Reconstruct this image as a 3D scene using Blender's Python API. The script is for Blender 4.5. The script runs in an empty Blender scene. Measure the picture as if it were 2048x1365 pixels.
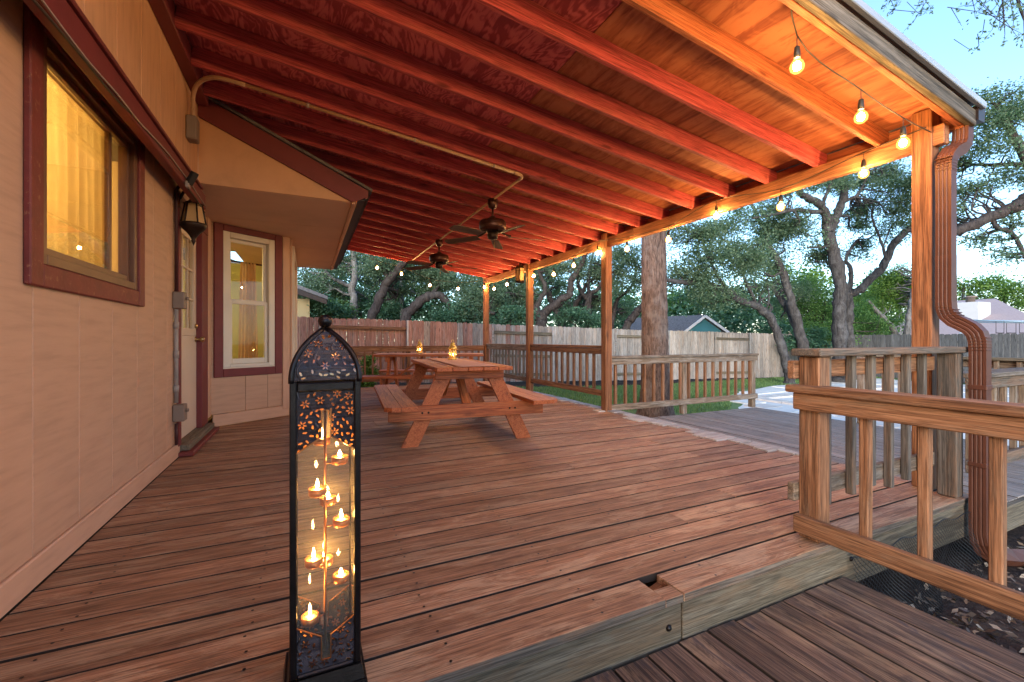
import bpy, bmesh, math, random
import numpy as np
from mathutils import Vector, Matrix, Euler, Quaternion

random.seed(7)
RNG = np.random.default_rng(11)
SC = bpy.context.scene
COL = SC.collection
PI = math.pi

# ------------------------------------------------------------------ camera
FPX, TH, V0, CH = 870.0, math.atan(408.5 / 870.0), 679.0, 1.05      # focal length in photo pixels, yaw, horizon row, eye height
cam = bpy.data.cameras.new('camera')
cam.sensor_width = 36.0
cam.lens = 36.0 * FPX / 2048.0
cam.shift_y = (V0 - 682.5) / 2048.0
cam.clip_start, cam.clip_end = 0.02, 500.0
camo = bpy.data.objects.new('camera', cam)
COL.objects.link(camo)
camo.location = (0, 0, CH)
camo.rotation_euler = (PI / 2, 0, -TH)
SC.camera = camo

# ------------------------------------------------------------------ sky, sun, exposure
SUN_EL, SUN_AZ = math.radians(14.0), math.radians(215.0)           # sun low behind the camera and the house
world = bpy.data.worlds.new('World')
SC.world = world
world.use_nodes = True
wn = world.node_tree
for n in list(wn.nodes):
    wn.nodes.remove(n)
sky = wn.nodes.new('ShaderNodeTexSky')
sky.sky_type = 'NISHITA'
sky.sun_disc = False
sky.sun_elevation = SUN_EL
sky.sun_rotation = SUN_AZ
sky.air_density, sky.dust_density, sky.ozone_density = 1.0, 0.5, 3.2
bg = wn.nodes.new('ShaderNodeBackground')
bg.inputs['Strength'].default_value = 0.15
wo = wn.nodes.new('ShaderNodeOutputWorld')
wn.links.new(sky.outputs[0], bg.inputs[0])
wn.links.new(bg.outputs[0], wo.inputs[0])

sun = bpy.data.lights.new('sun', 'SUN')
sun.energy = 0.9
sun.angle = math.radians(22)
sun.color = (1.0, 0.93, 0.85)
suno = bpy.data.objects.new('sun', sun)
COL.objects.link(suno)
sd = Vector((math.sin(SUN_AZ) * math.cos(SUN_EL), math.cos(SUN_AZ) * math.cos(SUN_EL), math.sin(SUN_EL)))
suno.rotation_euler = sd.to_track_quat('Z', 'Y').to_euler()
suno.location = (0, -6, 12)

SC.view_settings.view_transform = 'Standard'
SC.view_settings.look = 'None'
SC.view_settings.gamma = 1.0
SC.view_settings.use_curve_mapping = False
SC.view_settings.exposure = 2.0
SC.cycles.use_denoising = True
SC.cycles.max_bounces = 7
SC.cycles.diffuse_bounces = 4
SC.cycles.glossy_bounces = 3
SC.cycles.transmission_bounces = 4
SC.cycles.transparent_max_bounces = 12
SC.cycles.sample_clamp_indirect = 6.0
SC.cycles.caustics_reflective = False
SC.cycles.caustics_refractive = False

BULB_E, FLAME_E, ROOM_E = 285.0, 170.0, 40.0                         # lamp strengths

# ------------------------------------------------------------------ pixel rays of the survey (photo pixel -> place)
def ray(u, v):
    a = (u - 1024.0) / FPX
    return Vector((math.sin(TH) + a * math.cos(TH), math.cos(TH) - a * math.sin(TH), (V0 - v) / FPX))
def at(u, v, d):
    return Vector((0, 0, CH)) + ray(u, v) * d

# ------------------------------------------------------------------ node helper and materials
class NT:
    def __init__(s, name):
        s.m = bpy.data.materials.new(name); s.m.use_nodes = True
        s.t = s.m.node_tree
        for n in list(s.t.nodes): s.t.nodes.remove(n)
        s.out = s.t.nodes.new('ShaderNodeOutputMaterial')
    def n(s, typ, ins=None, **props):
        x = s.t.nodes.new('ShaderNode' + typ)
        for k, v in props.items(): setattr(x, k, v)
        for k, v in (ins or {}).items(): s.set(x.inputs[k], v)
        return x
    def set(s, sock, v):
        if isinstance(v, bpy.types.NodeSocket): s.t.links.new(v, sock)
        elif isinstance(v, (tuple, list)) and len(v) == 3 and sock.type == 'RGBA': sock.default_value = (*v, 1)
        else: sock.default_value = v
    def math(s, op, a, b=0.0, clamp=False):
        x = s.n('Math', {0: a, 1: b}, operation=op); x.use_clamp = clamp
        return x.outputs[0]
    def vmath(s, op, a, b):
        return s.n('VectorMath', {0: a, 1: b}, operation=op).outputs[0]
    def mix(s, f, a, b, blend='MIX'):
        x = s.n('MixRGB', {0: f, 1: a, 2: b}, blend_type=blend)
        return x.outputs[0]
    def ramp(s, f, stops):
        x = s.n('ValToRGB', {0: f}); e = x.color_ramp.elements
        while len(e) < len(stops): e.new(0.5)
        for i, (p, c) in enumerate(stops):
            e[i].position = p
            e[i].color = (c, c, c, 1) if isinstance(c, (int, float)) else (*c, 1)
        return x.outputs[0]
    def noise(s, vec, scale=1.0, detail=4.0, rough=0.55, dist=0.0):
        x = s.n('TexNoise', {'Vector': vec, 'Scale': scale, 'Detail': detail, 'Roughness': rough, 'Distortion': dist})
        return x.outputs[0]
    def bsdf(s, **ins):
        x = s.n('BsdfPrincipled')
        for k, v in ins.items(): s.set(x.inputs[k.replace('_', ' ')], v)
        s.t.links.new(x.outputs[0], s.out.inputs[0])
        return x
    def bump(s, h, strength=0.3, dist=0.01):
        return s.n('Bump', {'Height': h, 'Strength': strength, 'Distance': dist}).outputs[0]

def wood(name, dark, base, light, wear=None, wear_lo=0.5, wear_hi=0.6, wear_amt=0.8, axis='x', grain=1.0, rough=0.75, bump=0.35, var=0.22,
         knots=0.6, stain=None, stain_amt=0.0, contrast=0.16, spec=0.3):
    """weathered timber: long streaks along the piece's own axis, fine fibres, knots, worn patches, a tone of its own for each piece"""
    k = NT(name)
    tc = k.n('TexCoord').outputs['Object']
    rnd = k.n('ObjectInfo').outputs['Random']
    off = k.n('CombineXYZ', {0: k.math('MULTIPLY', rnd, 37.0), 1: k.math('MULTIPLY', rnd, 91.0), 2: k.math('MULTIPLY', rnd, 53.0)}).outputs[0]
    vec = k.vmath('ADD', tc, off)
    g = grain
    def sc(a, b):
        return k.vmath('MULTIPLY', vec, (a, b, b) if axis == 'x' else ((b, a, b) if axis == 'y' else (b, b, a)))
    n1 = k.noise(sc(1.3 * g, 42 * g), 1, 7, 0.7, 0.9)
    n2 = k.noise(sc(6.0 * g, 230 * g), 1, 3, 0.65, 0.1)
    n3 = k.noise(sc(1.8, 9.0), 1, 8, 0.74, 0.6)
    col = k.ramp(n1, [(0.5 - contrast, dark), (0.5, base), (0.5 + contrast, light)])
    fib = k.ramp(n2, [(0.38, 0.25), (0.54, 1.0)])
    col = k.mix(0.7, col, k.mix(1.0, col, fib, 'MULTIPLY'))
    if wear:
        col = k.mix(k.math('MULTIPLY', k.ramp(n3, [(wear_lo, 0.0), (wear_hi, 1.0)]), wear_amt), col, k.mix(0.6, wear, k.mix(1.0, wear, fib, 'MULTIPLY')))
    if stain:
        n4 = k.noise(sc(2.6, 7.0), 1.3, 6, 0.7, 1.0)
        col = k.mix(k.math('MULTIPLY', k.ramp(n4, [(0.55, 0.0), (0.66, 1.0)]), stain_amt), col, stain)
    if knots > 0:
        vo = k.n('TexVoronoi', {'Vector': k.vmath('ADD', sc(2.1, 7.5), k.n('CombineXYZ', {0: k.math('MULTIPLY', n3, 0.5), 1: 0.0, 2: 0.0}).outputs[0]), 'Scale': 1.0})
        kn = k.ramp(vo.outputs['Distance'], [(0.05, knots), (0.17, 0.0)])
        col = k.mix(kn, col, tuple(c * 0.35 for c in dark))
    val = k.math('ADD', k.math('MULTIPLY', k.math('FRACT', k.math('MULTIPLY', rnd, 17.3)), 2 * var), 1.0 - var)
    col = k.mix(1.0, col, k.n('CombineXYZ', {0: val, 1: val, 2: val}).outputs[0], 'MULTIPLY')
    hgt = k.math('ADD', k.math('MULTIPLY', n2, 0.6), k.math('MULTIPLY', n1, 0.6))
    k.bsdf(Base_Color=col, Roughness=rough, Specular_IOR_Level=spec, Normal=k.bump(hgt, bump, 0.004))
    return k.m

def paint(name, col, rough=0.6, var=0.08, scale=6.0, bump=0.12, stretch=(1, 1, 1), fine=60.0, spec=0.4, metallic=0.0, chip=None, chip_lo=0.62):
    k = NT(name)
    tc = k.n('TexCoord').outputs['Object']
    rnd = k.n('ObjectInfo').outputs['Random']
    vec = k.vmath('MULTIPLY', k.vmath('ADD', tc, k.n('CombineXYZ', {0: k.math('MULTIPLY', rnd, 31.0), 1: 0.0, 2: k.math('MULTIPLY', rnd, 17.0)}).outputs[0]), stretch)
    n1 = k.noise(vec, scale, 5, 0.6)
    n2 = k.noise(vec, fine, 3, 0.6)
    c = k.ramp(n1, [(0.3, tuple(x * (1 - 2 * var) for x in col)), (0.5, col), (0.72, tuple(min(1, x * (1 + var)) for x in col))])
    if chip:
        c = k.mix(k.ramp(k.noise(vec, scale * 4, 6, 0.75), [(chip_lo, 0.0), (chip_lo + 0.03, 1.0)]), c, chip)
    k.bsdf(Base_Color=c, Roughness=rough, Metallic=metallic, Specular_IOR_Level=spec, Normal=k.bump(k.math('ADD', n2, n1), bump, 0.004))
    return k.m

def emit(name, col, strength):
    k = NT(name)
    e = k.n('Emission', {'Color': col, 'Strength': strength})
    k.t.links.new(e.outputs[0], k.out.inputs[0])
    return k.m

def glass(name, tint=(1, 1, 1), refl=1.0, rough=0.02, haze=0.0, hcol=(0.8, 0.75, 0.65)):
    k = NT(name)
    tr = k.n('BsdfTransparent', {'Color': tint})
    gl = k.n('BsdfGlossy', {'Color': (1, 1, 1), 'Roughness': rough})
    fr = k.n('Fresnel', {'IOR': 1.5})
    mx = k.n('MixShader', {0: k.math('MULTIPLY', fr.outputs[0], refl, True), 1: tr.outputs[0], 2: gl.outputs[0]})
    o = mx.outputs[0]
    if haze:
        df = k.n('BsdfDiffuse', {'Color': hcol})
        o = k.n('MixShader', {0: haze, 1: o, 2: df.outputs[0]}).outputs[0]
    k.t.links.new(o, k.out.inputs[0])
    return k.m

def leafmat(name, cols, trans=0.35):
    k = NT(name)
    rnd = k.n('NewGeometry').outputs['Random Per Island']
    pos = k.n('NewGeometry').outputs['Position']
    big = k.noise(pos, 0.7, 3, 0.6)
    f = k.math('ADD', k.math('MULTIPLY', rnd, 0.62), k.math('MULTIPLY', big, 0.38), True)
    c = k.ramp(f, [(0.2, cols[0]), (0.5, cols[1]), (0.82, cols[2])])
    p = k.n('BsdfPrincipled', {'Base Color': c, 'Roughness': 0.55, 'Specular IOR Level': 0.3})
    t = k.n('BsdfTranslucent', {'Color': k.mix(1.0, c, (1.0, 1.15, 0.6), 'MULTIPLY')})
    mx = k.n('MixShader', {0: trans, 1: p.outputs[0], 2: t.outputs[0]})
    k.t.links.new(mx.outputs[0], k.out.inputs[0])
    return k.m

def bark(name, c0, c1, lich=(0.3, 0.3, 0.27), sc=9.0):
    k = NT(name)
    pos = k.n('TexCoord').outputs['Object']
    v = k.vmath('MULTIPLY', pos, (1, 1, 0.16))
    n1 = k.noise(v, sc * 2.2, 6, 0.7, 0.8)
    n2 = k.noise(pos, 3.0, 5, 0.65)
    c = k.ramp(n1, [(0.36, c0), (0.62, c1)])
    c = k.mix(k.ramp(n2, [(0.5, 0.0), (0.66, 0.55)]), c, lich)
    k.bsdf(Base_Color=c, Roughness=0.9, Specular_IOR_Level=0.2, Normal=k.bump(n1, 0.9, 0.03))
    return k.m

M = {}
M['deck'] = wood('stained_deck_wood', (0.17, 0.083, 0.047), (0.315, 0.162, 0.092), (0.43, 0.245, 0.148), wear=(0.49, 0.335, 0.215), wear_lo=0.50, wear_hi=0.57, wear_amt=0.55,
                 rough=0.66, bump=0.45, var=0.2, knots=0.5, stain=(0.11, 0.06, 0.045), stain_amt=0.35, spec=0.35)
M['deck_front'] = M['deck']
M['deck_low'] = wood('worn_step_deck_wood', (0.04, 0.028, 0.026), (0.13, 0.08, 0.06), (0.23, 0.15, 0.105), wear=(0.32, 0.21, 0.135), wear_lo=0.5, wear_hi=0.62, wear_amt=0.7,
                     rough=0.8, bump=0.6, var=0.2, knots=0.4, stain=(0.05, 0.04, 0.045), stain_amt=0.85, contrast=0.13)
M['deck_grey'] = wood('silvered_deck_wood', (0.14, 0.12, 0.108), (0.28, 0.24, 0.215), (0.42, 0.38, 0.35), wear=(0.34, 0.25, 0.19), wear_amt=0.5, rough=0.7, bump=0.4, var=0.18, knots=0.4)
M['board_end'] = wood('bleached_board_ends', (0.3, 0.27, 0.25), (0.47, 0.43, 0.4), (0.6, 0.57, 0.54), rough=0.7, bump=0.3, var=0.15, knots=0.2)
M['fascia'] = wood('greenish_fascia_wood', (0.07, 0.058, 0.04), (0.145, 0.12, 0.085), (0.225, 0.195, 0.15), wear=(0.19, 0.125, 0.075), wear_amt=0.6, rough=0.8, bump=0.4, knots=0.5)
M['board_edge'] = paint('dirt_and_gap_shade_board_edge', (0.03, 0.02, 0.015), 0.9, 0.15, 9.0, 0.2)  # dark enough to carry the shade of the gaps as well as dirt
M['joist'] = wood('dark_joist_wood', (0.02, 0.013, 0.01), (0.045, 0.03, 0.022), (0.07, 0.05, 0.035), rough=0.9, knots=0.2)
M['rail'] = wood('railing_wood', (0.10, 0.042, 0.02), (0.235, 0.105, 0.05), (0.36, 0.18, 0.095), wear=(0.26, 0.155, 0.095), wear_amt=0.55, rough=0.7, bump=0.5, var=0.16, knots=0.65, contrast=0.13)
M['rail_grey'] = wood('weathered_railing_wood', (0.085, 0.06, 0.042), (0.18, 0.125, 0.085), (0.30, 0.225, 0.165), wear=(0.30, 0.26, 0.22), wear_amt=0.6, rough=0.75, bump=0.4, var=0.18, knots=0.5)
M['cap_grey'] = wood('grey_rail_cap_wood', (0.06, 0.05, 0.04), (0.13, 0.105, 0.085), (0.2, 0.165, 0.135), wear=(0.24, 0.13, 0.075), wear_amt=0.5, rough=0.85, bump=0.6, knots=0.3)
M['post'] = wood('cedar_post_wood', (0.13, 0.045, 0.018), (0.26, 0.105, 0.046), (0.36, 0.165, 0.078), rough=0.65, bump=0.35, var=0.1, knots=0.7)
M['beam'] = wood('pine_beam_wood', (0.19, 0.07, 0.034), (0.34, 0.14, 0.066), (0.44, 0.205, 0.1), rough=0.62, bump=0.3, var=0.08, knots=0.7)
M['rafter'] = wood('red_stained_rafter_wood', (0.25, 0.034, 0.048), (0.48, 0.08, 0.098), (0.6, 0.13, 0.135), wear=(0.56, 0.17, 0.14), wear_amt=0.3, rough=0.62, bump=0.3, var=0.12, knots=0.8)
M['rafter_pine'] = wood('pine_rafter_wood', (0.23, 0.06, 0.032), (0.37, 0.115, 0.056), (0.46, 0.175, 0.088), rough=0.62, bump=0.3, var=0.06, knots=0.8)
M['rake'] = wood('weathered_rake_board_wood', (0.06, 0.05, 0.04), (0.17, 0.14, 0.11), (0.27, 0.23, 0.19), rough=0.75, bump=0.6, knots=0.6, grain=0.7)
M['table'] = wood('orange_stained_table_wood', (0.27, 0.058, 0.018), (0.47, 0.125, 0.038), (0.57, 0.185, 0.065), rough=0.55, bump=0.2, var=0.1, knots=0.6, spec=0.4)
M['fence_red'] = wood('young_cedar_fence_wood', (0.22, 0.1, 0.075), (0.37, 0.19, 0.145), (0.47, 0.28, 0.225), wear=(0.4, 0.31, 0.28), wear_amt=0.5, axis='z', rough=0.8, bump=0.4, var=0.2, knots=0.7)
M['fence_grey'] = wood('grey_cedar_fence_wood', (0.17, 0.145, 0.125), (0.34, 0.3, 0.27), (0.47, 0.43, 0.4), wear=(0.38, 0.27, 0.2), wear_amt=0.55, axis='z', rough=0.85, bump=0.4, var=0.22, knots=0.7)
M['fence_dark'] = wood('old_grey_fence_wood', (0.075, 0.075, 0.075), (0.14, 0.14, 0.14), (0.2, 0.2, 0.205), axis='z', rough=0.9, bump=0.4, var=0.2, knots=0.5)

def plywood(name, c0, c1, c2, lo=0.42, hi=0.58, sc=1.0):
    k = NT(name)
    tc = k.n('TexCoord').outputs['Object']
    rnd = k.n('ObjectInfo').outputs['Random']
    vec = k.vmath('ADD', tc, k.n('CombineXYZ', {0: k.math('MULTIPLY', rnd, 41.0), 1: k.math('MULTIPLY', rnd, 23.0), 2: 0.0}).outputs[0])
    warp = k.noise(k.vmath('MULTIPLY', vec, (2.2, 1.2, 1)), 1.0, 3, 0.5, 1.2)
    rings = k.math('SINE', k.math('MULTIPLY', k.math('ADD', k.n('SeparateXYZ', {0: vec}).outputs[0], k.math('MULTIPLY', warp, 1.5)), 62.0 * sc))
    blot = k.noise(k.vmath('MULTIPLY', vec, (11 * sc, 1.7, 1)), 1.0, 5, 0.62, 0.9)
    fine = k.noise(k.vmath('MULTIPLY', vec, (70, 6, 1)), 1.0, 3, 0.6)
    f = k.math('ADD', k.math('ADD', k.math('MULTIPLY', rings, 0.09 if 'red' in name else 0.025), blot), k.math('MULTIPLY', k.math('SUBTRACT', fine, 0.5), 0.25))
    c = k.ramp(f, [(lo, c0), (0.5, c1), (hi, c2)])
    k.bsdf(Base_Color=c, Roughness=0.7, Specular_IOR_Level=0.25, Normal=k.bump(fine, 0.15, 0.003))
    return k.m
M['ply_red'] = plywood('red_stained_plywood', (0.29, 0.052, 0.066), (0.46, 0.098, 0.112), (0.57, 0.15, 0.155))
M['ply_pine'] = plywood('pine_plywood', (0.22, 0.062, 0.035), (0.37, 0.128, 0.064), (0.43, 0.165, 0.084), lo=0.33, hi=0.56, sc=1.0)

M['siding'] = paint('tan_painted_siding', (0.5, 0.305, 0.205), 0.65, 0.07, 3.0, 0.25, (9, 0.9, 1), 16)
M['siding_up'] = paint('tan_painted_board_siding', (0.56, 0.315, 0.175), 0.65, 0.08, 3.0, 0.35, (1.0, 9, 1), 14)
M['skirt'] = paint('tan_painted_skirt_board', (0.55, 0.335, 0.23), 0.6, 0.07, 3.0, 0.25, (1, 1, 7), 30)
M['soffit'] = paint('tan_painted_soffit', (0.7, 0.5, 0.35), 0.7, 0.05, 2.0, 0.05)
M['maroon'] = paint('maroon_trim_paint', (0.16, 0.026, 0.024), 0.55, 0.12, 9.0, 0.3, (1, 1, 1), 60, chip=(0.24, 0.10, 0.055), chip_lo=0.60)
M['maroon2'] = paint('smooth_maroon_trim_paint', (0.15, 0.024, 0.026), 0.55, 0.08, 7.0, 0.15)
M['maroon_dark'] = paint('dark_maroon_pipe_and_shaded_trim', (0.05, 0.012, 0.012), 0.6, 0.1, 7.0, 0.15)  # trim maroon with the band's shadow mixed in; also colours the pipes
M['brown_frame'] = paint('bronze_window_frame', (0.13, 0.055, 0.03), 0.4, 0.08, 7.0, 0.1)
M['white'] = paint('white_vinyl', (0.66, 0.6, 0.52), 0.4, 0.03, 3.0, 0.02)
M['door_white'] = paint('cream_door_paint', (0.62, 0.5, 0.4), 0.45, 0.03, 3.0, 0.03)
M['room'] = paint('green_room_wall', (0.5, 0.52, 0.22), 0.8, 0.04, 2.0, 0.05)
M['room_tan'] = paint('tan_room_wall', (0.6, 0.45, 0.22), 0.8, 0.04, 2.0, 0.05)
def cloth(name, col, trans):
    k = NT(name)
    n = k.noise(k.vmath('MULTIPLY', k.n('TexCoord').outputs['Object'], (40, 40, 8)), 1.0, 3)
    c = k.ramp(n, [(0.3, tuple(x * 0.85 for x in col)), (0.7, col)])
    d = k.n('BsdfDiffuse', {'Color': c}); t = k.n('BsdfTranslucent', {'Color': c})
    mx = k.n('MixShader', {0: trans, 1: d.outputs[0], 2: t.outputs[0]})
    k.t.links.new(mx.outputs[0], k.out.inputs[0])
    return k.m
M['curtain'] = cloth('peach_curtain_cloth', (0.74, 0.5, 0.28), 0.45)
M['sheer'] = cloth('sheer_curtain_cloth', (0.75, 0.55, 0.26), 0.6)
M['bronze'] = paint('dark_bronze_metal', (0.035, 0.022, 0.018), 0.42, 0.15, 12.0, 0.15, metallic=0.7)
M['black'] = paint('black_rubber', (0.015, 0.014, 0.013), 0.55, 0.1, 9.0, 0.1)
M['cable'] = paint('brown_black_cable', (0.035, 0.025, 0.02), 0.6, 0.1, 9.0, 0.1)
M['fan_motor'] = paint('brown_fan_metal', (0.06, 0.022, 0.018), 0.35, 0.1, 9.0, 0.05, metallic=0.5)
M['fan_blade'] = wood('walnut_fan_blade', (0.07, 0.045, 0.03), (0.12, 0.08, 0.055), (0.17, 0.12, 0.08), rough=0.5, bump=0.1, knots=0)
M['conduit'] = paint('painted_tan_conduit', (0.42, 0.27, 0.17), 0.5, 0.06, 6.0, 0.05)
M['conduit_grey'] = paint('grey_conduit', (0.3, 0.26, 0.24), 0.5, 0.06, 6.0, 0.05)
M['box'] = paint('grey_metal_box', (0.2, 0.15, 0.12), 0.5, 0.06, 6.0, 0.08)
M['spout'] = paint('brown_aluminium', (0.085, 0.03, 0.018), 0.5, 0.12, 9.0, 0.08, spec=0.3)
M['gutter_dark'] = paint('dark_brown_gutter', (0.03, 0.018, 0.014), 0.4, 0.08, 5.0, 0.03)
M['roof_metal'] = paint('galvalume_roof_metal', (0.4, 0.43, 0.47), 0.4, 0.04, 3.0, 0.03, metallic=0.3)
M['shingle'] = paint('grey_roof_shingles', (0.13, 0.125, 0.13), 0.9, 0.2, 14.0, 0.4)
M['brass'] = paint('antique_brass', (0.42, 0.27, 0.12), 0.3, 0.06, 5.0, 0.05, metallic=0.9)
M['gold'] = paint('gold_painted_tin', (0.78, 0.5, 0.12), 0.38, 0.06, 5.0, 0.05, metallic=0.55)
M['copper'] = paint('copper_cup', (0.4, 0.17, 0.07), 0.3, 0.08, 9.0, 0.08, metallic=0.8)
M['iron'] = paint('blackened_iron', (0.02, 0.016, 0.017), 0.32, 0.2, 25.0, 0.2, metallic=0.75, fine=200, spec=0.6)
M['iron_lace'] = paint('embossed_blackened_iron', (0.085, 0.07, 0.075), 0.26, 0.25, 40.0, 0.15, metallic=0.8, fine=300, spec=0.6)
M['wax'] = paint('candle_wax', (0.8, 0.6, 0.32), 0.5, 0.03, 5.0, 0.02)
M['runner'] = paint('rose_table_runner_cloth', (0.66, 0.38, 0.3), 0.9, 0.06, 10.0, 0.15, fine=200)
M['glass'] = glass('window_glass', (0.96, 0.95, 0.9), 0.5, 0.01)
M['clear'] = glass('lantern_glass', (0.97, 0.93, 0.85), 0.7, 0.03, 0.06)
M['frost'] = glass('frosted_lamp_glass', (0.95, 0.75, 0.45), 1.0, 0.2, 0.85, (0.55, 0.36, 0.18))
k = NT('amber_glass')
_t = k.n('BsdfTranslucent', {'Color': (0.9, 0.36, 0.11)}); _g = k.n('BsdfGlossy', {'Color': (1, 0.8, 0.6), 'Roughness': 0.15}); _r = k.n('BsdfTransparent', {'Color': (0.95, 0.45, 0.17)})
_m = k.n('MixShader', {0: 0.45, 1: _t.outputs[0], 2: _r.outputs[0]})
_m2 = k.n('MixShader', {0: 0.12, 1: _m.outputs[0], 2: _g.outputs[0]})
k.t.links.new(_m2.outputs[0], k.out.inputs[0]); M['amber'] = k.m
M['bulb'] = emit('lit_filament_bulb', (1.0, 0.57, 0.2), BULB_E)
k = NT('glowing_bulb_glass')
_a = k.n('AddShader', {0: k.n('BsdfTransparent', {'Color': (1.0, 0.93, 0.8)}).outputs[0], 1: k.n('Emission', {'Color': (1.0, 0.44, 0.09), 'Strength': 0.36}).outputs[0]})
k.t.links.new(_a.outputs[0], k.out.inputs[0]); M['bulb_glass'] = k.m
M['flame'] = emit('candle_flame', (1.0, 0.52, 0.14), FLAME_E)
M['flame_small'] = emit('table_candle_flame', (1.0, 0.52, 0.14), FLAME_E * 0.9)
M['lamp_near'] = emit('near_room_lamp_globe', (1.0, 0.72, 0.3), ROOM_E * 1.5)
M['lamp_room'] = emit('room_lamp_globe', (1.0, 0.72, 0.34), ROOM_E)
M['leaf_oak'] = leafmat('live_oak_leaves', ((0.075, 0.13, 0.085), (0.135, 0.21, 0.13), (0.23, 0.31, 0.2)), 0.48)
M['leaf_dark'] = leafmat('dark_teal_leaves', ((0.045, 0.11, 0.07), (0.085, 0.185, 0.115), (0.15, 0.28, 0.17)), 0.45)  # darker teal foliage of the bushes and the far woods
M['leaf_bright'] = leafmat('bright_green_leaves', ((0.055, 0.12, 0.022), (0.13, 0.235, 0.045), (0.24, 0.36, 0.09)), 0.45)
M['leaf_mid'] = leafmat('mid_green_leaves', ((0.05, 0.12, 0.035), (0.11, 0.235, 0.065), (0.2, 0.34, 0.11)), 0.45)
M['bark_dark'] = bark('dark_oak_bark', (0.022, 0.017, 0.016), (0.075, 0.06, 0.055), (0.10, 0.09, 0.085))
M['bark_pale'] = bark('pale_grey_bark', (0.085, 0.08, 0.075), (0.22, 0.205, 0.195), (0.34, 0.33, 0.32))
M['bark_grey'] = bark('grey_oak_bark', (0.025, 0.022, 0.022), (0.085, 0.077, 0.075), (0.15, 0.145, 0.145))
M['bark_big'] = bark('furrowed_brown_bark', (0.05, 0.03, 0.024), (0.21, 0.14, 0.11), (0.26, 0.22, 0.2), 16.0)
M['stone'] = paint('cream_limestone', (0.76, 0.72, 0.66), 0.8, 0.06, 4.0, 0.3)
M['stone2'] = paint('pinkish_coping_stone', (0.66, 0.59, 0.52), 0.8, 0.1, 5.0, 0.3)
M['teal'] = paint('teal_painted_wall', (0.035, 0.16, 0.19), 0.7, 0.06, 3.0, 0.1)
M['trim_white'] = paint('white_painted_trim', (0.55, 0.55, 0.55), 0.5, 0.03, 3.0, 0.03)
M['roof_pink'] = paint('pale_pink_roof_shingles', (0.4, 0.3, 0.28), 0.9, 0.08, 10.0, 0.3)
M['wall_far'] = paint('pale_far_wall', (0.5, 0.45, 0.4), 0.8, 0.05, 3.0, 0.05)
M['wall_olive'] = paint('olive_tan_wall', (0.33, 0.27, 0.15), 0.8, 0.05, 3.0, 0.05)
M['net'] = paint('black_plastic_netting', (0.012, 0.013, 0.016), 0.45, 0.1, 9.0, 0.05)
M['tarp'] = paint('turquoise_tarp', (0.03, 0.3, 0.42), 0.5, 0.08, 5.0, 0.1)
M['pipe_blue'] = paint('pale_blue_pipe', (0.3, 0.42, 0.52), 0.4, 0.05, 5.0, 0.02)
M['rope'] = paint('dark_rope', (0.06, 0.05, 0.05), 0.8, 0.1, 9.0, 0.1)
k = NT('pool_water'); k.bsdf(Base_Color=(0.02, 0.10, 0.24), Roughness=0.06, Specular_IOR_Level=0.6, Normal=k.bump(k.noise(k.n('TexCoord').outputs['Object'], 5.0, 3), 0.15, 0.02)); M['water'] = k.m
def ground_mat(name, cols, sc, bumpd):
    k = NT(name)
    p = k.n('NewGeometry').outputs['Position']
    n1 = k.noise(p, sc, 7, 0.7, 0.4); n2 = k.noise(p, sc * 7, 4, 0.7)
    c = k.ramp(k.math('ADD', k.math('MULTIPLY', n1, 0.6), k.math('MULTIPLY', n2, 0.4)), [(0.36, cols[0]), (0.5, cols[1]), (0.63, cols[2])])
    k.bsdf(Base_Color=c, Roughness=0.95, Specular_IOR_Level=0.15, Normal=k.bump(n2, 0.8, bumpd))
    return k.m
M['dirt'] = ground_mat('mulchy_dirt', ((0.018, 0.013, 0.012), (0.05, 0.034, 0.028), (0.10, 0.075, 0.06)), 3.0, 0.03)
M['lawn'] = ground_mat('lawn_soil_and_grass', ((0.09, 0.12, 0.055), (0.15, 0.225, 0.085), (0.21, 0.29, 0.11)), 1.2, 0.03)
M['grass'] = leafmat('grass_blades', ((0.08, 0.14, 0.05), (0.15, 0.25, 0.085), (0.23, 0.33, 0.12)), 0.35)
M['litter'] = leafmat('dry_leaf_litter', ((0.05, 0.03, 0.022), (0.17, 0.11, 0.075), (0.42, 0.34, 0.26)), 0.1)

# ------------------------------------------------------------------ object helpers
WM = {}
def link(o, parent=None, loc=(0, 0, 0), rot=None):
    """place o at a world location and rotation, whatever the rotation of its parent"""
    COL.objects.link(o)
    if rot is None: rq = Quaternion()
    elif isinstance(rot, Quaternion): rq = rot
    else: rq = Euler(rot).to_quaternion()
    w = Matrix.Translation(Vector(loc)) @ rq.to_matrix().to_4x4()
    WM[o.name] = w
    if parent is not None:
        o.parent = parent
        w = WM[parent.name].inverted() @ w
    o.location = w.to_translation()
    o.rotation_mode = 'QUATERNION'
    o.rotation_quaternion = w.to_quaternion()
    return o
def tag(o, label=None, cat=None, group=None, kind=None):
    if label: o['label'] = label
    if cat: o['category'] = cat
    if group: o['group'] = group
    if kind: o['kind'] = kind
    return o
def thing(name, label, cat, loc=(0, 0, 0), group=None, kind=None):
    o = bpy.data.objects.new(name, None)
    o.empty_display_size = 0.1
    link(o, None, loc)
    return tag(o, label, cat, group, kind)
def structure(name, loc=(0, 0, 0), label=None):
    return thing(name, label, None, loc, None, 'structure')
def obj(name, me, mat, parent=None, loc=(0, 0, 0), rot=None, smooth=False):
    if mat is not None and not me.materials: me.materials.append(M[mat] if isinstance(mat, str) else mat)
    if smooth: me.polygons.foreach_set('use_smooth', [True] * len(me.polygons))
    o = bpy.data.objects.new(name, me)
    return link(o, parent, loc, rot)
def mesh(verts, faces, name='m'):
    me = bpy.data.meshes.new(name)
    me.from_pydata([tuple(v) for v in verts], [], faces)
    me.update()
    return me
BOX = {}
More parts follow.
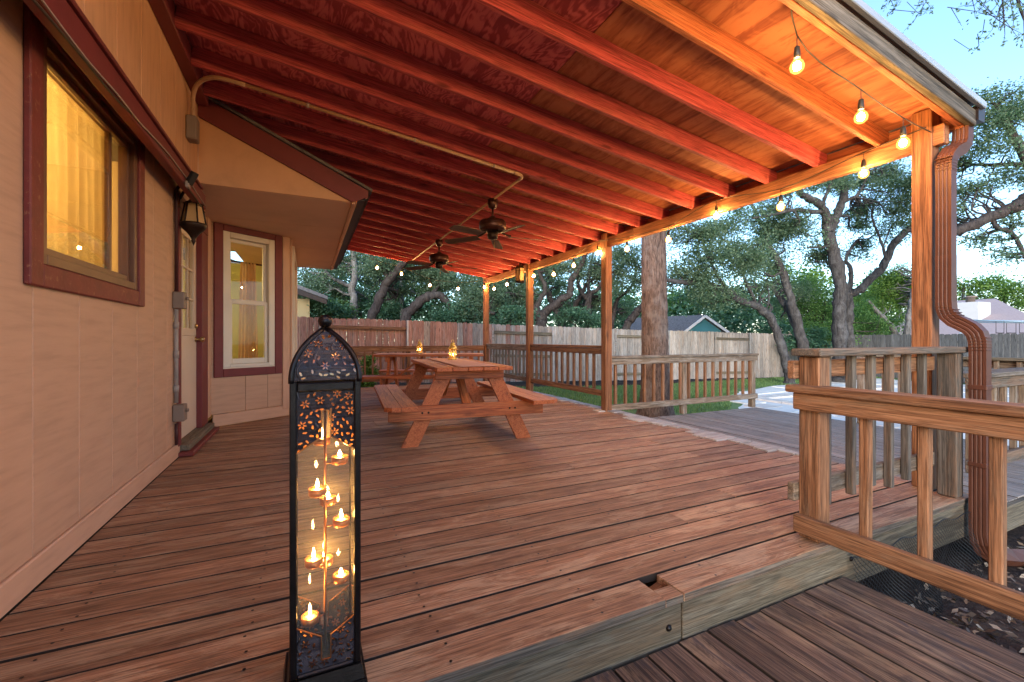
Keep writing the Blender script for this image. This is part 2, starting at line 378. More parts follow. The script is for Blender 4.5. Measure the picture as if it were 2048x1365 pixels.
def boxmesh(l, w, h, mat, bev=0.004):
    if mat in ('deck', 'deck_front', 'deck_low', 'deck_grey'): bev = min(bev, 0.0015)
    key = (round(l, 4), round(w, 4), round(h, 4), mat, bev)
    if key in BOX: return BOX[key]
    bm = bmesh.new()
    bmesh.ops.create_cube(bm, size=1.0)
    for v in bm.verts: v.co = Vector((v.co.x * l, v.co.y * w, v.co.z * h))
    if bev > 0: bmesh.ops.bevel(bm, geom=bm.edges[:], offset=min(bev, 0.4 * min(l, w, h)), segments=1, affect='EDGES')
    me = bpy.data.meshes.new('box'); bm.to_mesh(me); bm.free()
    me.materials.append(M[mat])
    if mat in ('deck', 'deck_front', 'deck_low', 'deck_grey') and w > 0.05:      # long edges between boards: grime plus gap shade put into the colour
        me.materials.append(M['cap_grey' if mat == 'deck_front' else 'board_edge'])
        for f in me.polygons:
            if abs(f.normal.y) > 0.9: f.material_index = 1
    BOX[key] = me
    return me
def box(name, x0, x1, y0, y1, z0, z1, mat, parent=None, bev=0.004, along=None):
    """axis-aligned piece; its own x axis runs along its longest side so that the grain follows it"""
    L = [x1 - x0, y1 - y0, z1 - z0]
    c = ((x0 + x1) / 2, (y0 + y1) / 2, (z0 + z1) / 2)
    a = along if along is not None else L.index(max(L))
    if a == 0: return obj(name, boxmesh(L[0], L[1], L[2], mat, bev), None, parent, c)
    if a == 1: return obj(name, boxmesh(L[1], L[0], L[2], mat, bev), None, parent, c, (0, 0, PI / 2))
    return obj(name, boxmesh(L[2], L[1], L[0], mat, bev), None, parent, c, (0, -PI / 2, 0))
def bar(name, p0, p1, w, t, mat, parent=None, up=(0, 0, 1), bev=0.004):
    """a timber from p0 to p1, w across, t along up"""
    p0, p1 = Vector(p0), Vector(p1)
    x = (p1 - p0); L = x.length; x = x / L
    y = Vector(up).cross(x)
    if y.length < 1e-5: y = Vector((0, 1, 0)).cross(x)
    y.normalize(); z = x.cross(y)
    q = Matrix((x, y, z)).transposed().to_quaternion()
    return obj(name, boxmesh(L, w, t, mat, bev), None, parent, (p0 + p1) / 2, q)
def catmull(pts, n=6):
    P = [np.array(p, float) for p in pts]
    if len(P) < 3: return P
    P = [2 * P[0] - P[1]] + P + [2 * P[-1] - P[-2]]
    out = []
    for i in range(1, len(P) - 2):
        for j in range(n):
            t = j / n
            a, b, c, d = P[i - 1], P[i], P[i + 1], P[i + 2]
            out.append(0.5 * ((2 * b) + (c - a) * t + (2 * a - 5 * b + 4 * c - d) * t * t + (3 * b - a - 3 * c + d) * t ** 3))
    out.append(P[-2])
    return out
def tube_data(pts, rad, sides=8, cap=True, V=None, F=None, squash=1.0):
    V = [] if V is None else V; F = [] if F is None else F
    pts = [Vector(p[:3]) for p in pts]
    n = len(pts)
    if not hasattr(rad, '__len__'): rad = [rad] * n
    tan = [(pts[min(i + 1, n - 1)] - pts[max(i - 1, 0)]).normalized() for i in range(n)]
    ref = Vector((0, 0, 1)) if abs(tan[0].z) < 0.9 else Vector((1, 0, 0))
    b0 = len(V)
    nrm = ref.cross(tan[0]).normalized()
    for i in range(n):
        nrm = (nrm - tan[i] * nrm.dot(tan[i])).normalized()
        bn = tan[i].cross(nrm)
        for s in range(sides):
            a = 2 * PI * s / sides
            V.append(pts[i] + (nrm * math.cos(a) + bn * math.sin(a) * squash) * rad[i])
    for i in range(n - 1):
        for s in range(sides):
            t = (s + 1) % sides
            F.append((b0 + i * sides + s, b0 + i * sides + t, b0 + (i + 1) * sides + t, b0 + (i + 1) * sides + s))
    if cap:
        F.append(tuple(b0 + s for s in reversed(range(sides))))
        F.append(tuple(b0 + (n - 1) * sides + s for s in range(sides)))
    return V, F
def tube(name, pts, rad, mat, parent=None, sides=8, smooth=True):
    c = Vector(pts[0][:3])
    V, F = tube_data([Vector(p[:3]) - c for p in pts], rad, sides)
    return obj(name, mesh(V, F), mat, parent, c, None, smooth)
def lathe_mesh(prof, sides=16):
    V, F = [], []
    for r, z in prof:
        for s in range(sides):
            a = 2 * PI * s / sides
            V.append((r * math.cos(a), r * math.sin(a), z))
    for i in range(len(prof) - 1):
        for s in range(sides):
            t = (s + 1) % sides
            F.append((i * sides + s, i * sides + t, (i + 1) * sides + t, (i + 1) * sides + s))
    F.append(tuple(reversed(range(sides)))); F.append(tuple((len(prof) - 1) * sides + s for s in range(sides)))
    return mesh(V, F)
def lathe(name, prof, mat, parent=None, loc=(0, 0, 0), sides=16, rot=None, smooth=True):
    return obj(name, lathe_mesh(prof, sides), mat, parent, loc, rot, smooth)
def prism(name, poly, axis, a0, a1, mat, parent=None):
    """polygon (in the two other axes) extruded along axis 'x','y','z'"""
    def P(p, a):
        return (a, p[0], p[1]) if axis == 'x' else ((p[0], a, p[1]) if axis == 'y' else (p[0], p[1], a))
    c = Vector(P((sum(p[0] for p in poly) / len(poly), sum(p[1] for p in poly) / len(poly)), (a0 + a1) / 2))
    n = len(poly)
    V = [Vector(P(p, a0)) - c for p in poly] + [Vector(P(p, a1)) - c for p in poly]
    F = [tuple(range(n)), tuple(reversed(range(n, 2 * n)))] + [(i, n + i, n + (i + 1) % n, (i + 1) % n) for i in range(n)]
    me = mesh(V, F)
    bm = bmesh.new(); bm.from_mesh(me); bmesh.ops.recalc_face_normals(bm, faces=bm.faces[:]); bm.to_mesh(me); bm.free()
    return obj(name, me, mat, parent, c)

# ================================================================== ground, lawn, patio, pool
def sm(t):
    t = max(0.0, min(1.0, t)); return t * t * (3 - 2 * t)
def gz(x, y):
    return -0.46 + 0.30 * sm((y - 5.5) / 6.0) * sm((11.0 - x) / 11.0)
def sheet(name, x0, x1, y0, y1, nx, ny, mat, dz=0.0, poly=None):
    V = [(x0 + (x1 - x0) * i / nx, y0 + (y1 - y0) * j / ny) for j in range(ny + 1) for i in range(nx + 1)]
    V = [(x, y, gz(x, y) + dz) for x, y in V]
    F = [(j * (nx + 1) + i, j * (nx + 1) + i + 1, (j + 1) * (nx + 1) + i + 1, (j + 1) * (nx + 1) + i) for j in range(ny) for i in range(nx)]
    return obj(name, mesh(V, F), mat)
g = sheet('ground', -90, 130, -60, 160, 110, 110, 'dirt'); tag(g, 'dark mulchy bare earth around the deck', kind='structure')
def lawn_edge(y):
    return 4.6 + 0.25 * math.sin(y * 1.3)
V, F = [], []
NXL, NYL = 60, 36
for j in range(NYL + 1):
    y = 5.75 + (11.0 - 5.75) * j / NYL
    for i in range(NXL + 1):
        x = 5.0 + 0.3 * math.sin(y * 1.7) + (20.4 - 5.0) * i / NXL
        V.append((x, y, gz(x, y) + 0.012))
for j in range(NYL):
    for i in range(NXL):
        F.append((j * (NXL + 1) + i, j * (NXL + 1) + i + 1, (j + 1) * (NXL + 1) + i + 1, (j + 1) * (NXL + 1) + i))
lw = obj('lawn', mesh(V, F), 'lawn'); tag(lw, 'green lawn between the deck and the back fence', kind='structure')
# grass blades: one mass
N = 70000
gx = RNG.uniform(5.1, 20.2, N); gy = RNG.uniform(5.8, 10.9, N)
keep = ~((gx > 7.6) & (gy < 6.0 + (gx - 7.6) * 0.75) & (gy < 9.0))
keep &= np.hypot(gx - 6.04, gy - 6.4) > 0.55 + 0.4 * RNG.random(N)
gx, gy = gx[keep], gy[keep]; N = len(gx)
gzz = np.array([gz(a, b) for a, b in zip(gx, gy)])
ang = RNG.uniform(0, 2 * PI, N); hh = RNG.uniform(0.03, 0.085, N); ww = RNG.uniform(0.008, 0.016, N)
lean = RNG.normal(0, 0.025, (N, 2))
co = np.empty((N, 3, 3))
co[:, 0] = np.stack([gx - np.cos(ang) * ww, gy - np.sin(ang) * ww, gzz], 1)
co[:, 1] = np.stack([gx + np.cos(ang) * ww, gy + np.sin(ang) * ww, gzz], 1)
co[:, 2] = np.stack([gx + lean[:, 0], gy + lean[:, 1], gzz + hh], 1)
def fastmesh(co, nv):
    n = len(co)
    me = bpy.data.meshes.new('m')
    me.vertices.add(n * nv); me.vertices.foreach_set('co', np.ascontiguousarray(co, dtype=np.float32).ravel())
    me.loops.add(n * nv); me.loops.foreach_set('vertex_index', np.arange(n * nv, dtype=np.int32))
    me.polygons.add(n); me.polygons.foreach_set('loop_start', np.arange(0, n * nv, nv, dtype=np.int32))
    me.polygons.foreach_set('loop_total', np.full(n, nv, dtype=np.int32))
    me.update(calc_edges=True)
    return me
gr = obj('grass', fastmesh(co, 3), 'grass'); tag(gr, 'short green grass on the lawn by the back fence', 'grass', kind='stuff')

# stone patio of flagstones round the pool
pt = structure('patio', (10, 5, -0.46), 'cream limestone patio round the swimming pool')
prism('patio_bed', [(7.42, -1.0), (7.42, 5.4), (8.4, 6.4), (10.3, 8.1), (13.5, 9.1), (17.0, 9.3), (19.6, 8.6), (19.6, -1.0)], 'z', -0.6, -0.445, 'stone', pt)
def inpatio(x, y):
    if x < 7.5 or x > 19.5 or y > 9.0: return False
    lim = 5.3 + (x - 7.42) * 0.98 if x < 10.3 else 8.0 + (x - 10.3) * 0.3
    if y > lim: return False
    return not (9.95 < x < 16.4 and 1.6 < y < 7.5)
st = 0
rs = random.Random(5)
cell = 0.62
for j in range(16):
    for i in range(20):
        x = 7.6 + i * cell + (0.3 if j % 2 else 0.0); y = 0.4 + j * cell * 0.92
        if not (inpatio(x, y) and inpatio(x + 0.5, y + 0.45)): continue
        w, hgt = cell / 2 - 0.012, cell * 0.46 - 0.012
        poly = [(x + w + rs.uniform(-.04, .0) + sx * w, y + hgt + sy * hgt + rs.uniform(-.03, .03)) for sx, sy in ((-1, -1), (0.1, -1), (1, -0.9), (1, 1), (-0.1, 1), (-1, 0.9))]
        prism('flagstone', poly, 'z', -0.45, -0.422 + rs.uniform(0, .006), 'stone' if rs.random() < 0.8 else 'stone2', pt)
        st += 1
# pool: coping stones and water
pl = thing('swimming_pool', 'blue swimming pool with cream coping stones beyond the side deck', 'pool', (13, 4.5, -0.5))
box('water', 10.3, 16.0, 2.0, 7.1, -0.62, -0.5, 'water', pl, 0)
for y0 in np.arange(1.7, 7.4, 0.6):
    box('coping_stone', 9.97, 10.3, y0 + 0.01, min(y0 + 0.59, 7.4), -0.56, -0.40 + rs.uniform(-.004, .004), 'stone2', pl, 0.01)
for x0 in np.arange(10.32, 16.2, 0.6):
    box('coping_stone', x0 + 0.01, x0 + 0.59, 7.1, 7.42, -0.56, -0.40 + rs.uniform(-.004, .004), 'stone2', pl, 0.01)
    box('coping_stone', x0 + 0.01, x0 + 0.59, 1.7, 2.0, -0.56, -0.40 + rs.uniform(-.004, .004), 'stone2', pl, 0.01)

# ================================================================== decks
PITCH, GAP, BT = 0.166, 0.014, 0.035
DX0, DX1, DY0 = -1.034, 4.14, 1.325
dk = structure('main_deck', (1.5, 5.5, 0), 'stained wooden main deck under the porch roof')
rd = random.Random(3)
nb = 52
PX_HOLE = (1.308, 1.405)
for i in range(nb):
    y0 = DY0 + i * PITCH + (GAP / 2 if i else 0); y1 = DY0 + (i + 1) * PITCH - GAP / 2
    z1 = rd.uniform(-0.0015, 0.001)
    if i == 0:        # the front board: two lengths, with a rotted notch by the joint
        box('deck_board', DX0, PX_HOLE[0], y0, y1, z1 - BT, z1, 'deck_front', dk)
        box('deck_board', PX_HOLE[0] + 0.001, PX_HOLE[1], y0, y0 + 0.075, z1 - BT, z1 - 0.002, 'deck_front', dk)
        box('deck_board', PX_HOLE[1] + 0.005, DX1 - 0.06, y0, y1, z1 - BT, z1, 'deck_front', dk)
        continue
    endx = DX1 - rd.choice((0.14, 0.2, 0.2, 0.26, 0.34)) if y0 > 2.3 and y1 < 9.9 else DX1 - 0.06
    cuts = [DX0 - 0.003, endx]
    if i > 2 and rd.random() < 0.55: cuts.insert(1, rd.choice((0.15, 0.76, 1.37, 1.98, 2.59, 3.2)))
    for a, b in zip(cuts[:-1], cuts[1:]):
        zz = z1 + rd.uniform(-0.001, 0.001)
        box('deck_board', a + 0.0015, b - 0.0015, y0, y1, zz - BT, zz, 'deck', dk)
    if endx < DX1 - 0.1:
        zz = z1 + rd.uniform(0.006, 0.014)
        box('board_end', endx + 0.003, DX1 - rd.uniform(0.0, 0.03), y0 - 0.002, y1 + 0.001, zz - BT, zz, 'board_end', dk)
box('fascia_board', DX0, 1.402, DY0 + 0.008, DY0 + 0.046, -0.26, -BT - 0.004, 'fascia', dk)
box('fascia_board', 1.408, DX1 - 0.06, DY0 + 0.006, DY0 + 0.044, -0.26, -BT - 0.004, 'fascia', dk)
box('fascia_board', DX1 - 0.055, DX1 - 0.015, DY0 + 0.05, 10.0, -0.30, -BT - 0.004, 'fascia', dk)
box('fascia_board', -0.2, DX1 - 0.06, 10.0, 10.04, -0.2, -BT - 0.004, 'fascia', dk)
for x in np.arange(-0.8, 4.0, 0.61):
    box('joist', x - 0.019, x + 0.019, DY0 + 0.05, 9.98, -0.18, -BT - 0.005, 'joist', dk, 0)
bar('rotted_joist', (1.345, DY0 + 0.118, -0.075), (1.46, DY0 + 0.118, -0.04), 0.10, 0.045, 'rail', dk, (0, 0, 1), 0.012)
for (x, z) in ((1.33, -0.125), (2.62, -0.12), (0.55, -0.11)):
    lathe('bolt_head', [(0.0, 0.008), (0.009, 0.006), (0.014, 0.0), (0.014, -0.01)], 'iron', dk, (x, DY0 + 0.004, z), 8, (PI / 2, 0, 0))
# nail heads, too small to pick apart
V, F = [], []
for i in range(26):
    for x in np.arange(-0.8, 4.0, 0.61):
        for dy in (0.04, 0.125):
            cx, cy = x + rd.uniform(-.012, .012), DY0 + i * PITCH + dy + rd.uniform(-.008, .008)
            if PX_HOLE[0] - 0.01 < cx < PX_HOLE[1] + 0.01 and i == 0: continue
            b = len(V)
            for s in range(6): V.append((cx + 0.0058 * math.cos(s * PI / 3), cy + 0.0058 * math.sin(s * PI / 3), 0.0028))
            F.append(tuple(range(b, b + 6)))
nh = obj('nail_heads', mesh(V, F), 'iron', dk); tag(nh, kind='stuff')

ld = structure('lower_deck', (0.7, 0, -0.185), 'worn lower step deck in front of the main deck')
LX1 = 2.53
for i in range(23):
    x1 = LX1 - i * PITCH; x0 = x1 - PITCH
    z = -0.185 + rd.uniform(-0.004, 0.002)
    box('deck_board', x0 + 0.006, x1 - 0.005, -1.6, DY0 + 0.0 - rd.uniform(0.004, 0.014), z - BT, z, 'deck_low', ld)
box('rim_joist', LX1 - 0.06, LX1 - 0.02, -1.6, DY0 - 0.02, -0.36, -0.225, 'joist', ld)
for y in (-1.2, -0.4, 0.4, 1.15): box('joist', -1.2, LX1 - 0.065, y, y + 0.04, -0.36, -0.224, 'joist', ld, 0)

sdk = structure('side_deck', (5.7, 3.3, -0.17), 'silvery grey lower side deck beside the pool patio')
SX0, SX1 = DX1 - 0.01, 7.35
n = int((SX1 - SX0) / PITCH)
for i in range(n):
    x0 = SX0 + i * PITCH
    z = -0.17 + rd.uniform(-0.003, 0.002)
    box('deck_board', x0 + 0.004, x0 + PITCH - 0.004, 1.38, 5.22, z - BT, z, 'deck_grey', sdk)
box('fascia_board', SX0, SX1, 1.34, 1.378, -0.36, -0.172 - BT + 0.03, 'fascia', sdk)
box('rim_joist', SX1 - 0.05, SX1 - 0.01, 1.4, 5.2, -0.36, -0.208, 'joist', sdk)
for x in (4.3, 5.3, 6.3, 7.2):
    for y in (1.6, 4.9): box('support', x - 0.05, x + 0.05, y - 0.05, y + 0.05, -0.47, -0.206, 'joist', sdk, 0)

# ================================================================== patio cover (the porch roof)
SL = 0.13
def rz(x): return 2.535 + SL * (3.871 - x)           # underside of the rafters
RD = 0.14                                            # rafter depth
RX0, RX1, RY0, RY1 = -0.80, 4.10, 1.335, 10.0
pc = thing('patio_cover', 'lean-to wooden porch roof with red stained rafters on cedar posts', 'porch roof', (1.6, 5.5, 0))
for y in (1.55, 5.193, 7.64, 9.96):
    box('post', 3.915, 4.03, y - 0.057, y + 0.057, 0.0 if y > 2 else 0.002, 2.66 if y < 2 else 2.6, 'post', pc, 0.006)
for a, b in ((RY0 + 0.1, 5.2), (5.206, 10.05)):
    box('beam', 3.935, 3.972, a, b, 2.395, 2.53, 'beam', pc)
    box('beam', 3.976, 4.012, a, b, 2.397, 2.528, 'beam', pc)
ry = [1.379 + 0.4425 * i for i in range(20)]
for i, y in enumerate(ry):
    if i == 0: continue
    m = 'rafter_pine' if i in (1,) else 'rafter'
    p0 = Vector((RX0, y, rz(RX0) + RD / 2)); p1 = Vector((4.06, y, rz(4.06) + RD / 2))
    if i in (6, 11, 15):
        q = p0.lerp(p1, 0.55 + 0.06 * (i % 4))
        bar('rafter', p0, q, 0.038, RD, m, pc); bar('rafter', q - (p1 - p0) * 0.07 + Vector((0, 0.04, 0)), p1 + Vector((0, 0.04, 0)), 0.038, RD, m, pc)
    else:
        bar('rafter', p0, p1, 0.038, RD, m, pc)
# rake: the weathered end rafter with its metal edge
bar('rake_board', (RX0 - 0.1, RY0 + 0.02, rz(RX0 - 0.1) + 0.052), (RX1 + 0.02, RY0 + 0.02, rz(RX1 + 0.02) + 0.052), 0.04, 0.105, 'rake', pc)
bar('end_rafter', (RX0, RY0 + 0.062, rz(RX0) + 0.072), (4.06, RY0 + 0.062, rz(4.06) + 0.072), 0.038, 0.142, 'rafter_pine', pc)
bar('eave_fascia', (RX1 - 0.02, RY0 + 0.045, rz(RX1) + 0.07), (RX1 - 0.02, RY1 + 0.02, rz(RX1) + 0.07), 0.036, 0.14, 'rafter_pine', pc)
box('ledger', -0.888, RX0, RY0 + 0.05, 4.66, 3.125, 3.28, 'maroon2', pc)
box('ledger', -0.888, RX0, 4.9, RY1, 3.125, 3.28, 'maroon2', pc)
# plywood sheets over the rafters, two rows
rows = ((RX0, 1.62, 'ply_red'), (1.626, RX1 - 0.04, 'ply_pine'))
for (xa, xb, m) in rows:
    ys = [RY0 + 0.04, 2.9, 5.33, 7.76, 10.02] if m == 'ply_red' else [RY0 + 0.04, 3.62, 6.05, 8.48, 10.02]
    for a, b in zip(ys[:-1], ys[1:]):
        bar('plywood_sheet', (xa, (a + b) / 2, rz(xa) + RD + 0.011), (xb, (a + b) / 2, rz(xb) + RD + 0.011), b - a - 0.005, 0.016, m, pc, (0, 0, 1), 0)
bar('roof_sheet', (-1.1, (RY0 + RY1) / 2 - 0.01, rz(-1.1) + RD + 0.03), (RX1 + 0.055, (RY0 + RY1) / 2 - 0.01, rz(RX1 + 0.055) + RD + 0.03), RY1 - RY0 + 0.02, 0.016, 'roof_metal', pc, (0, 0, 1), 0)
bar('drip_edge', (-0.86, RY0 - 0.022, rz(-0.86) + 0.136), (RX1 + 0.06, RY0 - 0.022, rz(RX1 + 0.06) + 0.136), 0.03, 0.045, 'roof_metal', pc)
# eave gutter
gt = thing('eave_gutter', 'dark brown gutter along the low eave of the porch roof', 'gutter', (4.15, 5.5, 2.55))
gzv = rz(RX1) + 0.03
V = [(0, 0), (0.09, 0.0), (0.105, 0.09), (0.1, 0.095), (0.086, 0.008), (0.006, 0.008), (0.006, 0.1), (0, 0.1)]
prism('channel', [(RX1 + 0.002 + a, gzv + b) for a, b in V], 'y', RY0 - 0.01, RY1 + 0.03, 'gutter_dark', gt)
prism('end_cap', [(RX1 + 0.002, gzv - 0.002), (RX1 + 0.092, gzv - 0.002), (RX1 + 0.107, gzv + 0.096), (RX1 + 0.002, gzv + 0.1)], 'y', RY0 - 0.015, RY0 - 0.011, 'gutter_dark', gt)

# downspout: ribbed rectangular tube with crimped elbows
def spout_path(path, w=0.10, d=0.078, ribs=True):
    """path: list of centre points; profile kept parallel to the wall: width along y, depth along x"""
    V, F = [], []
    prof = []
    for s in range(5):      # ribbed face towards -x
        y = -w / 2 + w * s / 4
        prof += [(-d / 2, y - (w * 0.06 if s else 0)), (-d / 2 + (0.003 if 0 < s < 4 else 0), y)] if 0 < s < 4 else [(-d / 2, y)]
        if 0 < s < 4: prof.append((-d / 2, y + w * 0.06))
    prof += [(d / 2, w / 2), (d / 2, -w / 2)]
    P = [Vector(p) for p in path]
    n = len(prof)
    for i, p in enumerate(P):
        t = (P[min(i + 1, len(P) - 1)] - P[max(i - 1, 0)]).normalized()
        ex = Vector((1, 0, 0)); ex = (ex - t * ex.dot(t)).normalized()
        ey = t.cross(ex).normalized()
        if ey.y < 0: ey = -ey
        for a, b in prof: V.append(p + ex * a + ey * b)
    for i in range(len(P) - 1):
        for s in range(n):
            t = (s + 1) % n
            F.append((i * n + s, i * n + t, (i + 1) * n + t, (i + 1) * n + s))
    F.append(tuple(range(n))); F.append(tuple((len(P) - 1) * n + s for s in range(n)))
    return V, F
ds = thing('downspout', 'ribbed brown downspout with S-shaped elbows beside the corner post', 'downspout', (3.95, 1.35, -0.4))
def spout_piece(name, path, w=0.10, d=0.11):
    path = [(q[0] - 0.025, q[1], q[2]) for q in path]; w *= 0.84; d *= 0.72
    V, F = spout_path(path, w, d)
    c = Vector(path[0]); me = mesh([v - c for v in V], F)
    bm = bmesh.new(); bm.from_mesh(me); bmesh.ops.recalc_face_normals(bm, faces=bm.faces[:]); bm.to_mesh(me); bm.free()
    return obj(name, me, 'spout', ds, c)
def crimped(a, b, n=7, depth=0.004):
    """elbow as many short steps, every other one pinched"""
    return [Vector(a).lerp(Vector(b), i / n) for i in range(n + 1)]
spout_piece('outlet', [(4.13, 1.40, gzv + 0.01), (4.13, 1.40, 2.44)])
spout_piece('elbow', [(4.13, 1.40, 2.46), (4.125, 1.402, 2.41), (4.10, 1.41, 2.37), (4.02, 1.42, 2.33), (3.985, 1.425, 2.29), (3.968, 1.428, 2.24), (3.965, 1.428, 2.19)], 0.102, 0.112)
spout_piece('upper_pipe', [(3.965, 1.428, 2.22), (3.965, 1.428, 1.6)], 0.098, 0.108)
spout_piece('middle_pipe', [(3.965, 1.428, 1.62), (3.965, 1.428, 1.28)], 0.1, 0.11)
spout_piece('elbow', [(3.965, 1.428, 1.30), (3.965, 1.424, 1.25), (3.965, 1.41, 1.21), (3.965, 1.38, 1.175), (3.965, 1.34, 1.15), (3.965, 1.30, 1.12), (3.965, 1.275, 1.085), (3.965, 1.264, 1.04), (3.965, 1.262, 1.0)], 0.102, 0.112)
spout_piece('lower_pipe', [(3.965, 1.262, 1.02), (3.965, 1.262, -0.22)], 0.098, 0.108)
spout_piece('outflow_elbow', [(3.965, 1.262, -0.2), (3.967, 1.255, -0.26), (3.99, 1.245, -0.31), (4.05, 1.23, -0.345), (4.2, 1.2, -0.385), (4.36, 1.17, -0.41)], 0.1, 0.11)
for z in (1.27, 1.06, 2.2): 
    yy = 1.428 if z > 1.1 else 1.262
    for q in range(5):
        dz = -0.02 * q if z < 2 else 0.02 * q
        off = -0.012 * q if z > 1.1 and z < 2 else 0.0
        box('crimp', 3.898, 3.982, yy - 0.045 + off, yy + 0.045 + off, z + dz - 0.003, z + dz + 0.003, 'spout', ds, 0.002)
for z in (0.74, 0.24):
    box('strap', 3.896, 3.984, 1.217, 1.307, z - 0.015, z + 0.015, 'spout', ds, 0.003)

# ================================================================== railings
def railing(label, p0, p1, zbase, ztop, posts, nbal, side=1, mats=('rail', 'rail', 'rail_grey'), capw=0.14, bot=0.22, toph=0.09, hang=0.0, cap=True, balw=0.04, endcap=0.0, both=False):
    """posts: list of fractions along the run; side: which side of the rails the balusters hang on (+1 = left of the run)"""
    p0, p1 = Vector((*p0, 0)), Vector((*p1, 0))
    d = (p1 - p0).normalized(); L = (p1 - p0).length; nrm = Vector((-d.y, d.x, 0)) * side
    t = thing('railing', label, 'railing', (p0 + p1) / 2 + Vector((0, 0, zbase)), None)
    mr, mb, mc = mats
    up = Vector((0, 0, 1))
    rt = ztop - (0.038 if cap else 0.0)
    bar('top_rail', p0 + up * (rt - toph / 2 - 0.001), p1 + up * (rt - toph / 2 - 0.001), 0.038, toph, mr, t)
    bar('bottom_rail', p0 + up * (zbase + bot + 0.045), p1 + up * (zbase + bot + 0.045), 0.038, 0.09, mr, t)
    if cap:
        q = nrm * (0.03)
        bar('cap_rail', p0 + q + up * (ztop - 0.018) - d * endcap, p1 + q + up * (ztop - 0.018) + d * endcap, capw, 0.036, mc, t)
    for f in posts:
        c = p0 + d * (f * L) + nrm * 0.066
        box('post', c.x - 0.045, c.x + 0.045, c.y - 0.045, c.y + 0.045, zbase + 0.001, rt - 0.002, mr, t, 0.006)
    rb = random.Random(label)
    for i in range(nbal):
        f = (i + 0.7) / (nbal + 0.4)
        if any(abs(f - pf) * L < 0.07 for pf in posts): continue
        c = p0 + d * (f * L) + nrm * (0.019 + balw / 2 + 0.0015)
        z0 = zbase + bot - hang + rb.uniform(-.012, .012)
        box('baluster', c.x - balw / 2, c.x + balw / 2, c.y - balw / 2, c.y + balw / 2, z0, rt - 0.004, mb, t, 0.003)
    return t
railing('brown railing between the two middle porch posts, beside the picnic table', (3.985, 5.26), (3.985, 7.575), 0, 0.955, [0.03], 12, -1, ('rail', 'rail', 'rail'), bot=0.2)
railing('sunlit-grey railing section between the two far porch posts', (3.985, 7.705), (3.985, 9.9), 0, 0.945, [], 12, -1, ('rail_grey', 'rail_grey', 'rail_grey'), bot=0.2)  # grey timber for every part of this section
railing('long brown railing along the back edge of the deck behind the tables', (-0.15, 9.93), (3.90, 9.93), 0, 0.90, [0.1, 0.55], 24, 1, ('rail', 'rail', 'rail'), bot=0.12)
railing('grey railing in front of the big tree trunk, ending at the patio', (4.04, 5.2), (7.30, 5.2), -0.17, 0.80, [0.47, 0.985], 17, 1, ('rail_grey', 'rail', 'rail_grey'), bot=0.16)
# near railings by the steps
t = thing('railing', 'low brown stair railing in the foreground with wide-grained top rail', 'railing', (2.37, 0.5, -0.185))
box('cap_rail', 2.29, 2.425, -0.9, 1.475, 0.772, 0.81, 'rail', t, 0.006)
box('top_rail', 2.325, 2.363, -0.9, 1.455, 0.682, 0.769, 'rail', t, 0.005)
box('bottom_rail', 2.325, 2.363, -0.9, 1.455, 0.035, 0.128, 'rail', t, 0.006)
for y in (1.15, 0.932, 0.716, 0.5, 0.28, 0.06, -0.16, -0.38):
    box('baluster', 2.366, 2.406, y - 0.02, y + 0.02, 0.04, 0.77, 'rail', t, 0.004)
t = thing('railing', 'tall corner railing with grey cap and brown corner post by the downspout', 'railing', (3.1, 1.4, 0))
box('cap_rail', 2.33, 3.955, 1.318, 1.468, 0.962, 1.0, 'cap_grey', t, 0.006)
box('post', 2.368, 2.46, 1.345, 1.45, 0.003, 0.96, 'rail', t, 0.006)
box('post', 3.86, 3.955, 1.345, 1.447, 0.003, 0.96, 'cap_grey', t, 0.006)
box('top_rail', 2.335, 3.85, 1.452, 1.49, 0.84, 0.935, 'rail', t, 0.005)
box('bottom_rail', 2.335, 3.85, 1.452, 1.49, 0.19, 0.285, 'rail_grey', t, 0.005)
for i, x in enumerate((2.575, 2.815, 3.02, 3.22, 3.42, 3.62)):
    box('baluster', x - 0.02, x + 0.02, 1.41, 1.45, 0.145 + 0.02 * (i % 3), 0.958, 'cap_grey', t, 0.004)
railing('grey railing on the side deck beyond the downspout', (4.55, 1.52), (7.3, 1.52), -0.17, 0.79, [0.98], 13, 1, ('cap_grey', 'rail_grey', 'cap_grey'), bot=0.2, capw=0.19)
t = railing('pale yellow-topped railing far across the side deck near the pool', (7.32, 1.7), (7.32, 3.6), -0.17, 0.84, [0.03, 0.97], 10, 1, ('rail_grey', 'rail_grey', 'fascia'), bot=0.2)

# ================================================================== the house
hs = thing('house', 'tan house wall with maroon trim, lit windows and a bay under a low eave', 'house', (-1.3, 4.5, 0))
WX = -1.05
def split(a, b, w):
    n = max(1, round((b - a) / w)); return [(a + (b - a) * i / n, a + (b - a) * (i + 1) / n) for i in range(n)]
W1 = (2.52, 3.76, 1.34, 2.42)          # opening of the near window (y0, y1, z0, z1)
for (a, b) in split(-2.2, W1[0], 0.363) + split(W1[1], 4.80, 0.35):
    box('siding_board', WX - 0.02, WX, a + 0.001, b - 0.001, 0.13, 2.85, 'siding', hs, 0.003, along=2)
for (a, b) in split(W1[0], W1[1], 0.36):
    box('siding_board', WX - 0.02, WX, a + 0.001, b - 0.001, 0.13, W1[2], 'siding', hs, 0.003, along=2)
    box('siding_board', WX - 0.02, WX, a + 0.001, b - 0.001, W1[3], 2.85, 'siding', hs, 0.003, along=2)
box('siding_board', WX - 0.02, WX, 5.96, 6.21, 0.13, 2.449, 'siding', hs, 0.003, along=2)
box('siding_board', WX - 0.02, WX, 4.802, 5.958, 2.30, 2.85, 'siding', hs, 0.003, along=1)
